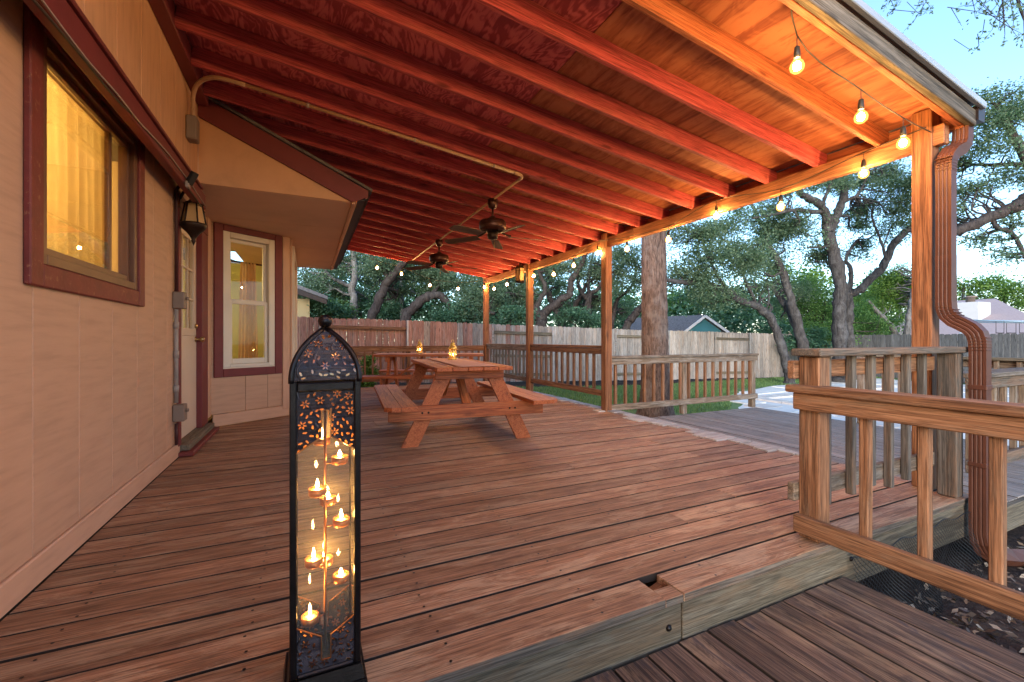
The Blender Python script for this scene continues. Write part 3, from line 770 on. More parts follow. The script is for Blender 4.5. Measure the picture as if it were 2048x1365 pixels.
box('skirt_board', WX - 0.02, WX + 0.013, -2.2, 4.80, 0.002, 0.128, 'skirt', hs, 0.006)
# upper wall, set out over the lower one on a maroon band
for (a, b) in split(-2.2, 4.715, 0.36):
    box('upper_siding_board', -0.93, -0.89, a + 0.001, b - 0.001, 2.33, 3.5, 'siding_up', hs, 0.004, along=2)
box('corner_trim', -0.935, -0.882, 4.70, 4.745, 2.405, 3.3, 'skirt', hs, 0.004)
box('trim_band', -0.93, -0.868, -2.2, 4.93, 2.265, 2.40, 'maroon2', hs, 0.006)
box('trim_ledge', -0.955, -0.853, -2.2, 4.75, 2.402, 2.425, 'maroon2', hs, 0.004)
# near window
wd = obj('window', boxmesh(1.20, 0.05, 0.05, 'maroon_dark', 0.004), None, hs, (-1.035, 3.14, 2.535), (0, 0, PI / 2))
box('casing', WX + 0.001, WX + 0.026, 2.445, 2.545, 1.275, 2.48, 'maroon', wd, 0.005)
box('casing', WX + 0.001, WX + 0.026, 3.72, 3.825, 1.275, 2.48, 'maroon', wd, 0.005)
box('casing', WX + 0.001, WX + 0.024, 2.546, 3.719, 1.275, 1.375, 'maroon', wd, 0.005)
box('casing', WX + 0.001, WX + 0.024, 2.546, 3.719, 2.385, 2.48, 'maroon2', wd, 0.005)
box('casing', WX + 0.001, WX + 0.05, 2.45, 3.82, 2.482, 2.62, 'maroon_dark', wd, 0.005)  # head trim, coloured near black for the shadow under the band
for (a, b, c, d_) in ((2.547, 2.60, 1.377, 2.383), (3.665, 3.718, 1.377, 2.383), (2.602, 3.663, 1.377, 1.425), (2.602, 3.663, 2.335, 2.383)):
    box('frame', WX - 0.05, WX + 0.014, a, b, c, d_, 'brown_frame', wd, 0.004)
for (a, b, c, d_) in ((2.602, 2.64, 1.427, 2.333), (3.625, 3.662, 1.427, 2.333), (2.642, 3.623, 1.427, 1.462), (2.642, 3.623, 2.298, 2.333)):
    box('sash', WX - 0.06, WX - 0.012, a, b, c, d_, 'brown_frame', wd, 0.003)
box('mullion', WX - 0.055, WX - 0.03, 3.40, 3.435, 1.463, 2.297, 'brown_frame', wd, 0.003)
box('pane', WX - 0.036, WX - 0.032, 2.641, 3.399, 1.463, 2.297, 'glass', wd, 0)
box('pane', WX - 0.046, WX - 0.042, 3.436, 3.622, 1.463, 2.297, 'glass', wd, 0)
# interior shell, lit by its own ceiling lamps
box('interior_wall', -3.7, -3.65, 1.8, 9.4, 0.05, 2.44, 'room', hs, 0)
box('interior_wall', -3.65, -1.075, 1.8, 1.85, 0.05, 2.44, 'room_tan', hs, 0)
box('interior_wall', -3.65, -1.2, 4.40, 4.48, 0.05, 2.44, 'room_tan', hs, 0)
box('interior_wall', -3.65, -0.24, 9.35, 9.4, 0.05, 2.44, 'room', hs, 0)
box('interior_floor', -3.7, -1.1, 1.8, 9.4, 0.0, 0.05, 'deck_low', hs, 0)
box('interior_ceiling', -3.7, -1.072, 1.8, 6.9, 2.70, 2.75, 'room_tan', hs, 0)
box('interior_ceiling', -3.7, -0.25, 6.9, 9.4, 2.66, 2.70, 'room_tan', hs, 0)
for (p, lab) in (((-2.0, 2.7, 2.15), 'round lit lamp inside the room behind the near window'), ((-2.9, 7.6, 2.1), 'round lit lamp inside the bay room')):
    lp = thing('room_lamp', lab, 'lamp', p, 'lamps inside the house')
    lathe('globe', [(0.02, -0.13), (0.09, -0.1), (0.13, 0.0), (0.09, 0.1), (0.03, 0.13)], 'lamp_near' if p[1] < 4 else 'lamp_room', lp, p, 14)
    lathe('stem', [(0.012, 0.13), (0.012, 0.46), (0.05, 0.47), (0.05, 0.5)], 'brass', lp, p, 10)
def curtain_mesh(w, h, folds, amp, flare=0.0, nx=90, nz=14, seed=1):
    r = random.Random(seed); ph = [r.uniform(0, 6.28) for _ in range(4)]
    V, F = [], []
    for j in range(nz + 1):
        t = j / nz
        for i in range(nx + 1):
            s = i / nx
            k = 1 - flare * (1 - t) * 0.0
            x = (s - 0.5) * w * (1 + flare * (1 - t))
            y = amp * (0.7 + 0.5 * (1 - t)) * math.sin(s * folds * 2 * PI + ph[0] + 0.5 * math.sin(t * 3 + ph[1])) + amp * 0.4 * math.sin(s * folds * 4.7 + ph[2])
            V.append((x, y, t * h))
    for j in range(nz):
        for i in range(nx):
            F.append((j * (nx + 1) + i, j * (nx + 1) + i + 1, (j + 1) * (nx + 1) + i + 1, (j + 1) * (nx + 1) + i))
    me = mesh(V, F)
    return me
c1 = obj('curtain', curtain_mesh(0.98, 1.2, 9, 0.014, 0.02, seed=3), 'sheer', None, (-1.145, 3.13, 1.25), (0, 0, PI / 2 + 0.02), True)
tag(c1, 'sheer gathered curtain inside the near lit window', 'curtain')
c1b = obj('curtain', curtain_mesh(0.16, 1.3, 3, 0.02, 0.3, seed=5), 'curtain', None, (-1.12, 2.68, 1.2), (0, 0, PI / 2), True)
tag(c1b, 'pale curtain edge hanging at the near side of the near window', 'curtain')

# door
dr = obj('door', boxmesh(1.0, 0.05, 0.98, 'door_white', 0.006), None, hs, (-1.105, 5.31, 0.595), (0, 0, PI / 2))
for (a, b, c, d_) in ((4.81, 4.93, 1.087, 2.18), (5.56, 5.81, 1.087, 2.18), (4.932, 5.558, 1.086, 1.16), (4.932, 5.558, 2.06, 2.18)):
    box('stile', -1.13, -1.081, a, b, c, d_, 'door_white', dr, 0.003)
for y in (5.135, 5.345): box('muntin', -1.112, -1.088, y - 0.01, y + 0.01, 1.162, 2.058, 'door_white', dr, 0.002)
for z in (1.46, 1.76): box('muntin', -1.111, -1.089, 4.933, 5.557, z - 0.01, z + 0.01, 'door_white', dr, 0.002)
for i in range(3):
    for j in range(3):
        y0 = (4.934, 5.147, 5.357)[i]; y1 = (5.123, 5.333, 5.556)[i]; z0 = (1.163, 1.472, 1.772)[j]; z1 = (1.448, 1.748, 2.057)[j]
        box('pane', -1.103, -1.099, y0, y1, z0, z1, 'glass', dr, 0)
lathe('knob', [(0.028, 0.0), (0.028, 0.008), (0.012, 0.012), (0.012, 0.04), (0.026, 0.05), (0.029, 0.065), (0.02, 0.08), (0.0, 0.083)], 'brass', dr, (-1.079, 5.60, 1.05), 14, (0, PI / 2, 0))
lathe('deadbolt', [(0.026, 0.0), (0.026, 0.014), (0.02, 0.02), (0.0, 0.021)], 'brass', dr, (-1.079, 5.60, 1.19), 14, (0, PI / 2, 0))
box('door_casing', WX - 0.06, WX + 0.022, 4.735, 4.808, 0.10, 2.22, 'maroon2', hs, 0.005)
box('door_casing', WX - 0.06, WX + 0.022, 5.65, 5.955, 0.10, 2.22, 'maroon2', hs, 0.005)
box('door_casing', WX - 0.06, WX + 0.024, 4.735, 5.955, 2.222, 2.35, 'maroon2', hs, 0.005)
box('threshold', -1.12, -0.965, 4.80, 5.955, 0.045, 0.098, 'fascia', hs, 0.006)
box('door_step', -1.04, -0.925, 4.74, 6.0, 0.003, 0.043, 'maroon', hs, 0.006)
box('corner_board', WX - 0.01, WX + 0.02, 5.99, 6.13, 0.14, 2.448, 'skirt', hs, 0.005)

# bay: the angled wall and its window, in its own plane
A = Vector((-1.045, 6.19, 0)); B = Vector((-0.222, 6.744, 0))
e = (B - A).normalized(); nn = Vector((e.y, -e.x, 0)); LB = (B - A).length
angB = math.atan2(e.y, e.x)
def wb(name, s0, s1, n0, n1, z0, z1, mat, parent, bev=0.004):
    c = A + e * ((s0 + s1) / 2) + nn * ((n0 + n1) / 2) + Vector((0, 0, (z0 + z1) / 2))
    L = (s1 - s0, n1 - n0, z1 - z0)
    if L[2] > L[0] and L[2] > L[1]:
        q = Euler((0, 0, angB)).to_quaternion() @ Euler((0, -PI / 2, 0)).to_quaternion()
        return obj(name, boxmesh(L[2], L[1], L[0], mat, bev), None, parent, c, q)
    return obj(name, boxmesh(L[0], L[1], L[2], mat, bev), None, parent, c, Euler((0, 0, angB)))
wb('bay_siding_board', 0.0, 0.40, -0.03, 0, 0.15, 0.64, 'siding', hs, 0.005)
wb('bay_siding_board', 0.402, 0.68, -0.03, 0, 0.15, 0.64, 'siding', hs, 0.005)
wb('bay_siding_board', 0.682, LB, -0.03, 0, 0.15, 0.64, 'siding', hs, 0.005)
wb('bay_siding_board', 0.0, 0.10, -0.03, 0, 0.641, 2.449, 'siding', hs, 0.005)
wb('bay_siding_board', 0.80, LB, -0.03, 0, 0.641, 2.449, 'siding', hs, 0.005)
wb('bay_siding_board', 0.101, 0.799, -0.03, 0, 2.36, 2.449, 'siding', hs, 0.005)
wb('bay_skirt_board', 0.02, LB - 0.02, 0.001, 0.018, 0.004, 0.148, 'skirt', hs, 0.005)
wb('bay_corner_trim', LB - 0.115, LB - 0.02, 0.001, 0.024, 0.10, 2.447, 'skirt', hs, 0.005)
bw = wb('bay_window', 0.10, 0.80, -0.10, 0.016, 0.655, 0.705, 'white', hs, 0.004)
for (a, b, c, d_) in ((0.03, 0.13, 0.59, 2.447), (0.77, 0.87, 0.59, 2.447)): wb('casing', a, b, 0.001, 0.026, c, d_, 'maroon2', bw, 0.005)
wb('casing', 0.131, 0.769, 0.001, 0.025, 0.59, 0.69, 'maroon2', bw, 0.005)
wb('casing', 0.131, 0.769, 0.001, 0.025, 2.37, 2.447, 'maroon2', bw, 0.005)
for (a, b, c, d_) in ((0.132, 0.21, 0.706, 2.368), (0.69, 0.768, 0.706, 2.368), (0.211, 0.689, 2.30, 2.368), (0.211, 0.689, 0.706, 0.745)): wb('frame', a, b, -0.09, 0.02, c, d_, 'white', bw, 0.004)
for (a, b, c, d_) in ((0.212, 0.25, 1.50, 2.298), (0.65, 0.688, 1.50, 2.298), (0.251, 0.649, 2.255, 2.298), (0.251, 0.649, 1.50, 1.55)): wb('upper_sash', a, b, -0.075, -0.045, c, d_, 'white', bw, 0.003)
for (a, b, c, d_) in ((0.212, 0.25, 0.747, 1.535), (0.65, 0.688, 0.747, 1.535), (0.251, 0.649, 0.747, 0.81), (0.251, 0.649, 1.49, 1.535)): wb('lower_sash', a, b, -0.042, -0.012, c, d_, 'white', bw, 0.003)
wb('pane', 0.252, 0.648, -0.062, -0.058, 1.551, 2.254, 'glass', bw, 0)
wb('pane', 0.252, 0.648, -0.029, -0.025, 0.811, 1.489, 'glass', bw, 0)
cc = A + e * 0.66 - nn * 0.42
c2 = obj('curtain', curtain_mesh(0.20, 1.75, 5, 0.018, 0.4, seed=9), 'curtain', None, (cc.x, cc.y, 0.35), (0, 0, angB), True)
tag(c2, 'peach gathered curtain behind the double-hung bay window', 'curtain')
rod = tube('curtain_rod', [A + e * 0.42 - nn * 0.44 + Vector((0, 0, 2.09)), A + e * 1.1 - nn * 0.44 + Vector((0, 0, 2.09))], 0.012, 'bronze', None, 8)
tag(rod, 'dark curtain rod inside the bay window', 'curtain rod')
# side of the bay facing the deck
box('bay_side_wall', -0.262, -0.222, 6.746, 9.42, 0.15, 2.448, 'siding', hs, 0.004, along=1)
box('bay_side_skirt', -0.221, -0.205, 6.75, 9.42, 0.004, 0.148, 'skirt', hs, 0.004)
box('bay_side_trim', -0.221, -0.197, 6.75, 6.84, 0.15, 2.447, 'skirt', hs, 0.004)
for (a, b, c, d_) in ((7.05, 7.12, 0.65, 2.40), (8.95, 9.02, 0.65, 2.40), (7.122, 8.948, 0.65, 0.72), (7.122, 8.948, 2.33, 2.40)): box('side_window_frame', -0.221, -0.175, a, b, c, d_, 'white', hs, 0.004)
# soffit, gable, rake, eave
for (a, b) in ((4.742, 5.927), (5.943, 7.354), (7.370, 9.43)):
    box('soffit_panel', -1.05, 0.405, a, b, 2.45, 2.462, 'soffit', hs, 0.002)
box('soffit_trim', 0.407, 0.438, 4.735, 9.45, 2.437, 2.475, 'skirt', hs, 0.003)
prism('gable_wall', [(-0.885, 2.452), (0.43, 2.452), (0.43, 2.60), (-0.885, 3.2)], 'y', 4.722, 4.742, 'siding_up', hs)
prism('rake_trim', [(-0.885, 3.235), (0.565, 2.578), (0.565, 2.512), (0.41, 2.447), (-0.885, 3.04)], 'y', 4.69, 4.72, 'maroon2', hs)
prism('roof_slab', [(-1.2, 3.385), (0.60, 2.570), (0.605, 2.595), (-1.2, 3.41)], 'y', 4.665, 9.6, 'shingle', hs)
box('eave_board', 0.44, 0.458, 4.725, 9.5, 2.455, 2.59, 'skirt', hs, 0.003)
prism('eave_gutter', [(0.46, 2.475), (0.535, 2.475), (0.565, 2.565), (0.556, 2.568), (0.53, 2.483), (0.468, 2.483), (0.468, 2.57), (0.46, 2.57)], 'y', 4.70, 9.55, 'gutter_dark', hs)
# closed back and roof of the house body, so that no light leaks through
box('outer_wall', -4.1, -3.75, -2.3, 9.6, 0.0, 3.5, 'wall_olive', hs, 0)
box('outer_wall', -3.75, -0.97, -2.3, -2.2, 0.0, 3.5, 'wall_olive', hs, 0)
box('outer_wall', -3.75, -0.27, 9.43, 9.6, 0.0, 2.44, 'wall_olive', hs, 0)
box('house_roof', -4.1, -0.95, -2.3, 9.6, 3.5, 3.56, 'shingle', hs, 0)

# wall lantern beside the door
sn = thing('wall_lantern', 'unlit bronze wall lantern with tapered glass beside the back door', 'wall lamp', (-0.93, 4.76, 2.1))
SP = Vector((-0.93, 4.76, 0))
LZ = -0.055
lathe('cap', [(0.0, 2.40 + LZ), (0.02, 2.385 + LZ), (0.03, 2.36 + LZ), (0.06, 2.335 + LZ), (0.078, 2.325 + LZ), (0.078, 2.315 + LZ)], 'bronze', sn, SP, 6, None, False)
lathe('glass_body', [(0.062, 2.314 + LZ), (0.092, 2.14 + LZ)], 'frost', sn, SP, 6, None, False)
for i in range(6):
    a = 2 * PI * i / 6
    tube('rib', [SP + Vector((0.064 * math.cos(a), 0.064 * math.sin(a), 2.315 + LZ)), SP + Vector((0.095 * math.cos(a), 0.095 * math.sin(a), 2.14 + LZ))], 0.007, 'bronze', sn, 6)
lathe('base', [(r_, z_ + LZ) for r_, z_ in ((0.104, 2.145), (0.106, 2.13), (0.09, 2.1), (0.05, 2.06), (0.03, 2.03), (0.016, 2.0), (0.02, 1.99), (0.012, 1.975), (0.0, 1.945))], 'bronze', sn, SP, 12)
tube('arm', [(-1.03, 4.76, 2.30), (-1.0, 4.76, 2.37), (-0.96, 4.76, 2.385), (-0.93, 4.76, 2.34)], 0.012, 'bronze', sn, 8)
box('wall_plate', -1.048, -1.03, 4.70, 4.82, 2.22, 2.37, 'bronze', sn, 0.004)

# electrical conduit beside the door
cd = thing('door_conduit', 'grey conduit with two outlet boxes running up beside the back door', 'conduit', (-1.03, 4.64, 0.3))
tube('pipe', [(-1.03, 4.64, 0.50), (-1.03, 4.64, 1.31)], 0.016, 'conduit_grey', cd, 10)
tube('pipe', [(-1.03, 4.64, 1.46), (-1.03, 4.64, 2.34), (-1.015, 4.66, 2.38), (-0.99, 4.68, 2.40)], 0.013, 'maroon_dark', cd, 10)
tube('pipe', [(-1.03, 4.64, 0.135), (-1.03, 4.64, 0.32)], 0.012, 'maroon_dark', cd, 10)
for z in (0.62, 0.92, 1.17): lathe('coupling', [(0.021, -0.03), (0.021, 0.03)], 'conduit_grey', cd, (-1.03, 4.64, z), 10)
for z in (1.385, 0.41):
    b_ = box('outlet_box', -1.048, -0.965, 4.60, 4.71, z - 0.07, z + 0.075, 'box', cd, 0.006)
    box('cover', -1.03, -0.98, 4.712, 4.76, z - 0.055, z + 0.06, 'box', b_, 0.008)
    lathe('knob', [(0.016, 0), (0.014, 0.02), (0, 0.021)], 'box', b_, (-0.964, 4.655, z + 0.02), 8, (0, PI / 2, 0))
cb = thing('wall_cables', 'thin dark cables clipped along the maroon trim band', 'cable', (-0.86, 3, 2.2))
r_ = random.Random(4)
for q, (zo, xo) in enumerate(((2.29, -0.862), (2.262, -0.872))):
    pts = [(xo + r_.uniform(-.004, .004), y, zo + 0.028 * math.sin(y * 1.9 + q) + r_.uniform(-.006, .006)) for y in np.arange(-2.0, 4.95, 0.3)]
    tube('cable', catmull(pts, 3), 0.006 if q else 0.0045, 'cable' if q else 'conduit_grey', cb, 6)
fl = thing('flood_light', 'small dark flood light bracket under the trim band by the door', 'flood light', (-0.86, 4.18, 2.2))
box('bracket', -0.866, -0.84, 4.15, 4.20, 2.24, 2.29, 'conduit_grey', fl, 0.004)
bar('head', (-0.85, 4.18, 2.27), (-0.80, 4.15, 2.36), 0.05, 0.035, 'black', fl)

# conduit that feeds the ceiling fans
cf = thing('ceiling_conduit', 'tan painted conduit running under the rafters to the ceiling fans', 'conduit', (-0.86, 4.33, 2.7))
box('junction_box', -0.888, -0.815, 4.27, 4.39, 2.67, 2.86, 'box', cf, 0.008)
pts = [(-0.85, 4.33, 2.855), (-0.85, 4.33, 2.97), (-0.845, 4.315, 3.04), (-0.81, 4.25, 3.095), (-0.73, 4.15, 3.115), (-0.62, 4.07, rz(-0.62) - 0.017), (-0.45, 4.05, rz(-0.45) - 0.017)]
tube('bend', catmull(pts, 4), 0.0165, 'conduit', cf, 10)
tube('pipe', [(-0.47, 4.05, rz(-0.47) - 0.017), (1.96, 4.05, rz(1.96) - 0.017)], 0.0145, 'conduit', cf, 10)
tube('elbow', catmull([(1.92, 4.05, rz(1.92) - 0.017), (2.0, 4.06, rz(2.0) - 0.017), (2.04, 4.11, rz(2.04) - 0.018), (2.045, 4.2, rz(2.04) - 0.018)], 4), 0.016, 'conduit', cf, 10)
tube('pipe', [(2.045, 4.18, rz(2.04) - 0.018), (2.045, 9.78, rz(2.04) - 0.018)], 0.0145, 'conduit', cf, 10)
for x in (0.0, 0.9, 1.7): lathe('clip', [(0.019, -0.01), (0.019, 0.01)], 'conduit_grey', cf, (x, 4.05, rz(x) - 0.017), 10, (0, PI / 2, 0))

# ceiling fans
def ceiling_fan(label, x, y, ang):
    t = thing('ceiling_fan', label, 'ceiling fan', (x, y, 2.3), 'ceiling fans under the porch roof')
    P = Vector((x, y, 0))
    lathe('canopy', [(0.03, 2.64), (0.05, 2.655), (0.062, 2.70), (0.062, 2.752)], 'fan_motor', t, P, 18)
    lathe('rod', [(0.013, 2.5), (0.013, 2.66)], 'fan_motor', t, P, 10)
    lathe('motor', [(0.03, 2.545), (0.05, 2.52), (0.15, 2.49), (0.165, 2.465), (0.165, 2.40), (0.15, 2.375), (0.07, 2.365)], 'fan_motor', t, P, 24)
    lathe('switch_hub', [(0.065, 2.364), (0.065, 2.30), (0.055, 2.27), (0.0, 2.262)], 'bronze', t, P, 16)
    tube('pull_chain', [P + Vector((0.02, 0, 2.27)), P + Vector((0.02, 0, 2.12))], 0.004, 'brass', t, 5)
    for i in range(5):
        a = math.radians(ang + 72 * i)
        dx, dy = math.cos(a), math.sin(a)
        tube('blade_arm', [P + Vector((dx * 0.09, dy * 0.09, 2.37)), P + Vector((dx * 0.15, dy * 0.15, 2.335)), P + Vector((dx * 0.23, dy * 0.23, 2.318))], 0.012, 'bronze', t, 6)
        out = []
        for s in range(9):
            f = s / 8
            out.append((0.19 + 0.47 * f, (0.055 + 0.012 * f) * (1 if f < 0.93 else 0.7)))
        top = out + [(r, -w) for r, w in reversed(out)]
        V = [(r, w, 0.004) for r, w in top] + [(r, w, -0.004) for r, w in top]
        n_ = len(top)
        F = [tuple(range(n_))[::-1], tuple(range(n_, 2 * n_))] + [(j, (j + 1) % n_, n_ + (j + 1) % n_, n_ + j) for j in range(n_)]
        q = Euler((0, 0, a)).to_quaternion() @ Euler((0.22, 0.03, 0)).to_quaternion()
        obj('blade', mesh(V, F), 'fan_blade', t, P + Vector((0, 0, 2.31)), q)
    return t
ceiling_fan('dark ceiling fan nearer the camera, over the front picnic table', 2.04, 4.90, 60)
ceiling_fan('smaller-looking dark ceiling fan farther back under the rafters', 2.04, 7.29, 62)

# hanging lantern on the beam
hl = thing('hanging_lantern', 'bronze six-sided lantern hanging from the beam by the middle post', 'lantern', (3.80, 7.72, 2.2))
HP = Vector((3.80, 7.72, 0))
hz0, hz1 = 2.20, 2.45
lathe('roof', [(0.0, hz1 + 0.11), (0.012, hz1 + 0.10), (0.02, hz1 + 0.07), (0.06, hz1 + 0.055), (0.105, hz1 + 0.005), (0.105, hz1)], 'bronze', hl, HP, 6, None, False)
lathe('base', [(0.10, hz0), (0.105, hz0 - 0.012), (0.09, hz0 - 0.03), (0.03, hz0 - 0.04)], 'bronze', hl, HP, 6, None, False)
for i in range(6):
    a = 2 * PI * i / 6; b = 2 * PI * (i + 1) / 6
    pa = HP + Vector((0.092 * math.cos(a), 0.092 * math.sin(a), 0)); pb = HP + Vector((0.092 * math.cos(b), 0.092 * math.sin(b), 0))
    tube('bar', [pa + Vector((0, 0, hz0)), pa + Vector((0, 0, hz1))], 0.007, 'bronze', hl, 6)
    for f in (0.28, 0.72): tube('muntin', [pa.lerp(pb, f) + Vector((0, 0, hz0)), pa.lerp(pb, f) + Vector((0, 0, hz1))], 0.0035, 'bronze', hl, 4)
    for f in (0.2, 0.8): tube('muntin', [pa + Vector((0, 0, hz0 + (hz1 - hz0) * f)), pb + Vector((0, 0, hz0 + (hz1 - hz0) * f))], 0.0035, 'bronze', hl, 4)
    c = (pa + pb) / 2; pn = pb - pa
    bar('pane', pa * 0.97 + HP * 0.03 + Vector((0, 0, (hz0 + hz1) / 2)), pb * 0.97 + HP * 0.03 + Vector((0, 0, (hz0 + hz1) / 2)), 0.003, hz1 - hz0 - 0.01, 'frost', hl, (0, 0, 1), 0)
tube('hook', [HP + Vector((0, 0, hz1 + 0.1)), HP + Vector((0, 0, rz(3.8)))], 0.004, 'bronze', hl, 5)
lathe('candle', [(0.025, hz0), (0.025, hz0 + 0.09)], 'wax', hl, HP, 10)

# ================================================================== picnic tables
def picnic_table(label, cx, cy, deg):
    t = thing('picnic_table', label, 'picnic table', (0, 0, 0), 'picnic tables on the deck')
    for i in range(5):
        y = -0.38 + 0.152 * i
        box('tabletop_plank', -0.97, 0.95, y + 0.002, y + 0.149, 0.745, 0.783, 'table', t, 0.004)
    for sgn in (-1, 1):
        for j in range(2):
            ya = sgn * (0.565 + 0.145 * j); yb = sgn * (0.565 + 0.145 * j + 0.141)
            y0, y1 = min(ya, yb), max(ya, yb)
            ch = 0.06 if j == 1 else 0.0
            if j == 1 and sgn > 0: poly = [(-1.06, y0), (1.03, y0), (1.03, y1 - ch), (1.03 - ch, y1), (-1.06 + ch, y1), (-1.06, y1 - ch)]
            elif j == 1: poly = [(-1.06, y0 + ch), (-1.06 + ch, y0), (1.03 - ch, y0), (1.03, y0 + ch), (1.03, y1), (-1.06, y1)]
            else: poly = [(-1.06, y0), (1.03, y0), (1.03, y1), (-1.06, y1)]
            prism('bench_plank', poly, 'z', 0.405, 0.443, 'table', t)
    for xs, out in ((-0.70, -1), (0.71, 1)):
        for sgn in (-1, 1):
            prism('leg', [(sgn * 0.515, 0.0), (sgn * 0.675, 0.0), (sgn * 0.315, 0.742), (sgn * 0.155, 0.742)], 'x', xs - 0.019, xs + 0.019, 'table', t)
        xo = xs + out * 0.0395
        box('bench_support', xo - 0.019, xo + 0.019, -0.80, 0.80, 0.262, 0.403, 'table', t, 0.004)
        box('top_cleat', xo - 0.019, xo + 0.019, -0.355, 0.355, 0.652, 0.743, 'table', t, 0.004)
        bar('brace', (xs - out * 0.03, 0, 0.32), (xs - out * 0.55, 0, 0.728), 0.09, 0.036, 'table', t)
        for sgn in (-1, 1):
            for dy in (-0.03, 0.03):
                lathe('bolt', [(0.011, 0.0), (0.009, 0.005), (0.0, 0.006)], 'bronze', t, (xo + out * 0.019, sgn * 0.45 + dy, 0.335), 8, (0, out * PI / 2, 0))
    t.location = (cx, cy, 0); t.rotation_quaternion = Euler((0, 0, math.radians(deg))).to_quaternion()
    return t
T1 = (1.55, 4.9, 85.0); T2 = (2.05, 7.85, -20.0)
picnic_table('orange stained picnic table in front, seen end-on, with rose runner', *T1)
picnic_table('orange stained picnic table behind, seen side-on by the back railing', *T2)
def runner(label, T, y0, y1, x0, x1):
    V, F = [], []; nx, ny = 60, 14
    r = random.Random(label)
    ph = r.uniform(0, 6)
    for i in range(nx + 1):
        for j in range(ny + 1):
            x = x0 + (x1 - x0) * i / nx; y = y0 + (y1 - y0) * j / ny + 0.006 * math.sin(x * 9 + ph)
            V.append((x, y, 0.7885 + 0.0025 * math.sin(x * 14 + ph) * math.sin(y * 17 + ph)))
    for i in range(nx):
        for j in range(ny):
            a = i * (ny + 1) + j; F.append((a, a + ny + 1, a + ny + 2, a + 1))
    o = obj('table_runner', mesh(V, F), 'runner', None, (T[0], T[1], 0), (0, 0, math.radians(T[2])), True)
    md = o.modifiers.new('thick', 'SOLIDIFY'); md.thickness = 0.003; md.offset = 1.0
    return tag(o, label, 'table runner')
runner('rose coloured cloth runner along the front picnic table', T1, -0.22, 0.17, -0.96, 0.94)
runner('rose coloured cloth runner along the rear picnic table', T2, -0.2, 0.2, -0.96, 0.94)

def candle(parent, p, r=0.02, h=0.018, fl=0.024):
    c = lathe('candle', [(r * 0.9, 0.0), (r * 0.9, h * 0.8), (0.0, h * 0.78)], 'wax', parent, p, 12)
    lathe('flame', [(0.001, 0.0), (0.006, 0.007), (0.0068, 0.013), (0.004, 0.022), (0.0005, fl)], 'flame_small', c, Vector(p) + Vector((0, 0, h * 0.8 + 0.003)), 8)
    return c
def gold_lantern(label, x, y):
    z = 0.794
    t = thing('candle_lantern', label, 'lantern', (x, y, z), 'gold candle lanterns on the tables')
    P = Vector((x, y, z))
    lathe('base', [(0.055, 0.0), (0.062, 0.004), (0.062, 0.016), (0.052, 0.024)], 'gold', t, P, 6, None, False)
    for i in range(6):
        a = 2 * PI * i / 6 + 0.2; b = a + 2 * PI / 6
        pa = P + Vector((0.05 * math.cos(a), 0.05 * math.sin(a), 0)); pb = P + Vector((0.05 * math.cos(b), 0.05 * math.sin(b), 0))
        tube('post', [pa + Vector((0, 0, 0.02)), pa + Vector((0, 0, 0.135))], 0.004, 'gold', t, 6)
        q = [pa + Vector((0, 0, 0.10)), pa.lerp(pb, 0.2) + Vector((0, 0, 0.12)), pa.lerp(pb, 0.5) + Vector((0, 0, 0.128)), pa.lerp(pb, 0.8) + Vector((0, 0, 0.12)), pb + Vector((0, 0, 0.10))]
        tube('arch', q, 0.0035, 'gold', t, 5)
        bar('pane', pa * 0.95 + P * 0.05 + Vector((0, 0, 0.078)), pb * 0.95 + P * 0.05 + Vector((0, 0, 0.078)), 0.002, 0.108, 'clear', t, (0, 0, 1), 0)
    lathe('dome', [(0.056, 0.134), (0.058, 0.142), (0.046, 0.165), (0.032, 0.178), (0.03, 0.192), (0.034, 0.196), (0.022, 0.21), (0.006, 0.217), (0.0, 0.218)], 'gold', t, P, 12)
    rp = [P + Vector((0.016 * math.cos(a), 0, 0.232 + 0.016 * math.sin(a))) for a in np.linspace(0, 2 * PI, 13)]
    tube('ring_handle', rp, 0.003, 'gold', t, 6)
    candle(t, P + Vector((0, 0, 0.024)), 0.022, 0.03, 0.036)
    return t
gold_lantern('gold candle lantern standing on the front picnic table', 1.66, 5.30)
gold_lantern('gold candle lantern standing on the rear picnic table', 1.87, 8.0)

# ================================================================== string lights
sl = thing('string_lights', 'string of glowing filament bulbs along the porch beam and eaves', 'string lights', (3.92, 5.5, 2.4))
def bulb(top, drop, first):
    """top: point on the cable, drop: length down to the bulb centre"""
    top = Vector(top)
    c = top - Vector((0, 0, drop))
    tube('drop_wire', [top, c + Vector((0, 0, 0.085))], 0.0025, 'cable', sl, 5)
    lathe('socket', [(0.006, 0.095), (0.013, 0.09), (0.016, 0.06), (0.017, 0.032), (0.013, 0.03)], 'black', sl, c, 10)
    g_ = lathe('bulb', [(0.012, 0.031), (0.016, 0.022), (0.03, 0.004), (0.036, -0.014), (0.033, -0.033), (0.019, -0.048), (0.0, -0.053)], 'bulb_glass', sl, c, 14)
    lathe('filament', [(0.006, 0.012), (0.017, 0.0), (0.02, -0.014), (0.016, -0.03), (0.004, -0.036)], 'bulb', g_, c, 8)
beamY = [(1.891, 2.347), (2.544, 2.268), (3.233, 2.365), (3.905, 2.252), (4.649, 2.279), (5.306, 2.344), (5.948, 2.258), (6.578, 2.198), (7.319, 2.27), (8.013, 2.291), (8.554, 2.251), (9.276, 2.23), (9.88, 2.33)]
cab = [(3.83, 1.49, 2.50)]
for (y, z) in beamY:
    cab.append((3.895, y, z + 0.15)); bulb((3.895, y, z + 0.15), 0.15, False)
back = [(3.23, 2.262), (2.556, 2.31), (1.907, 2.533), (1.377, 2.63)]
cab2 = [(3.895, 9.88, 2.48)]
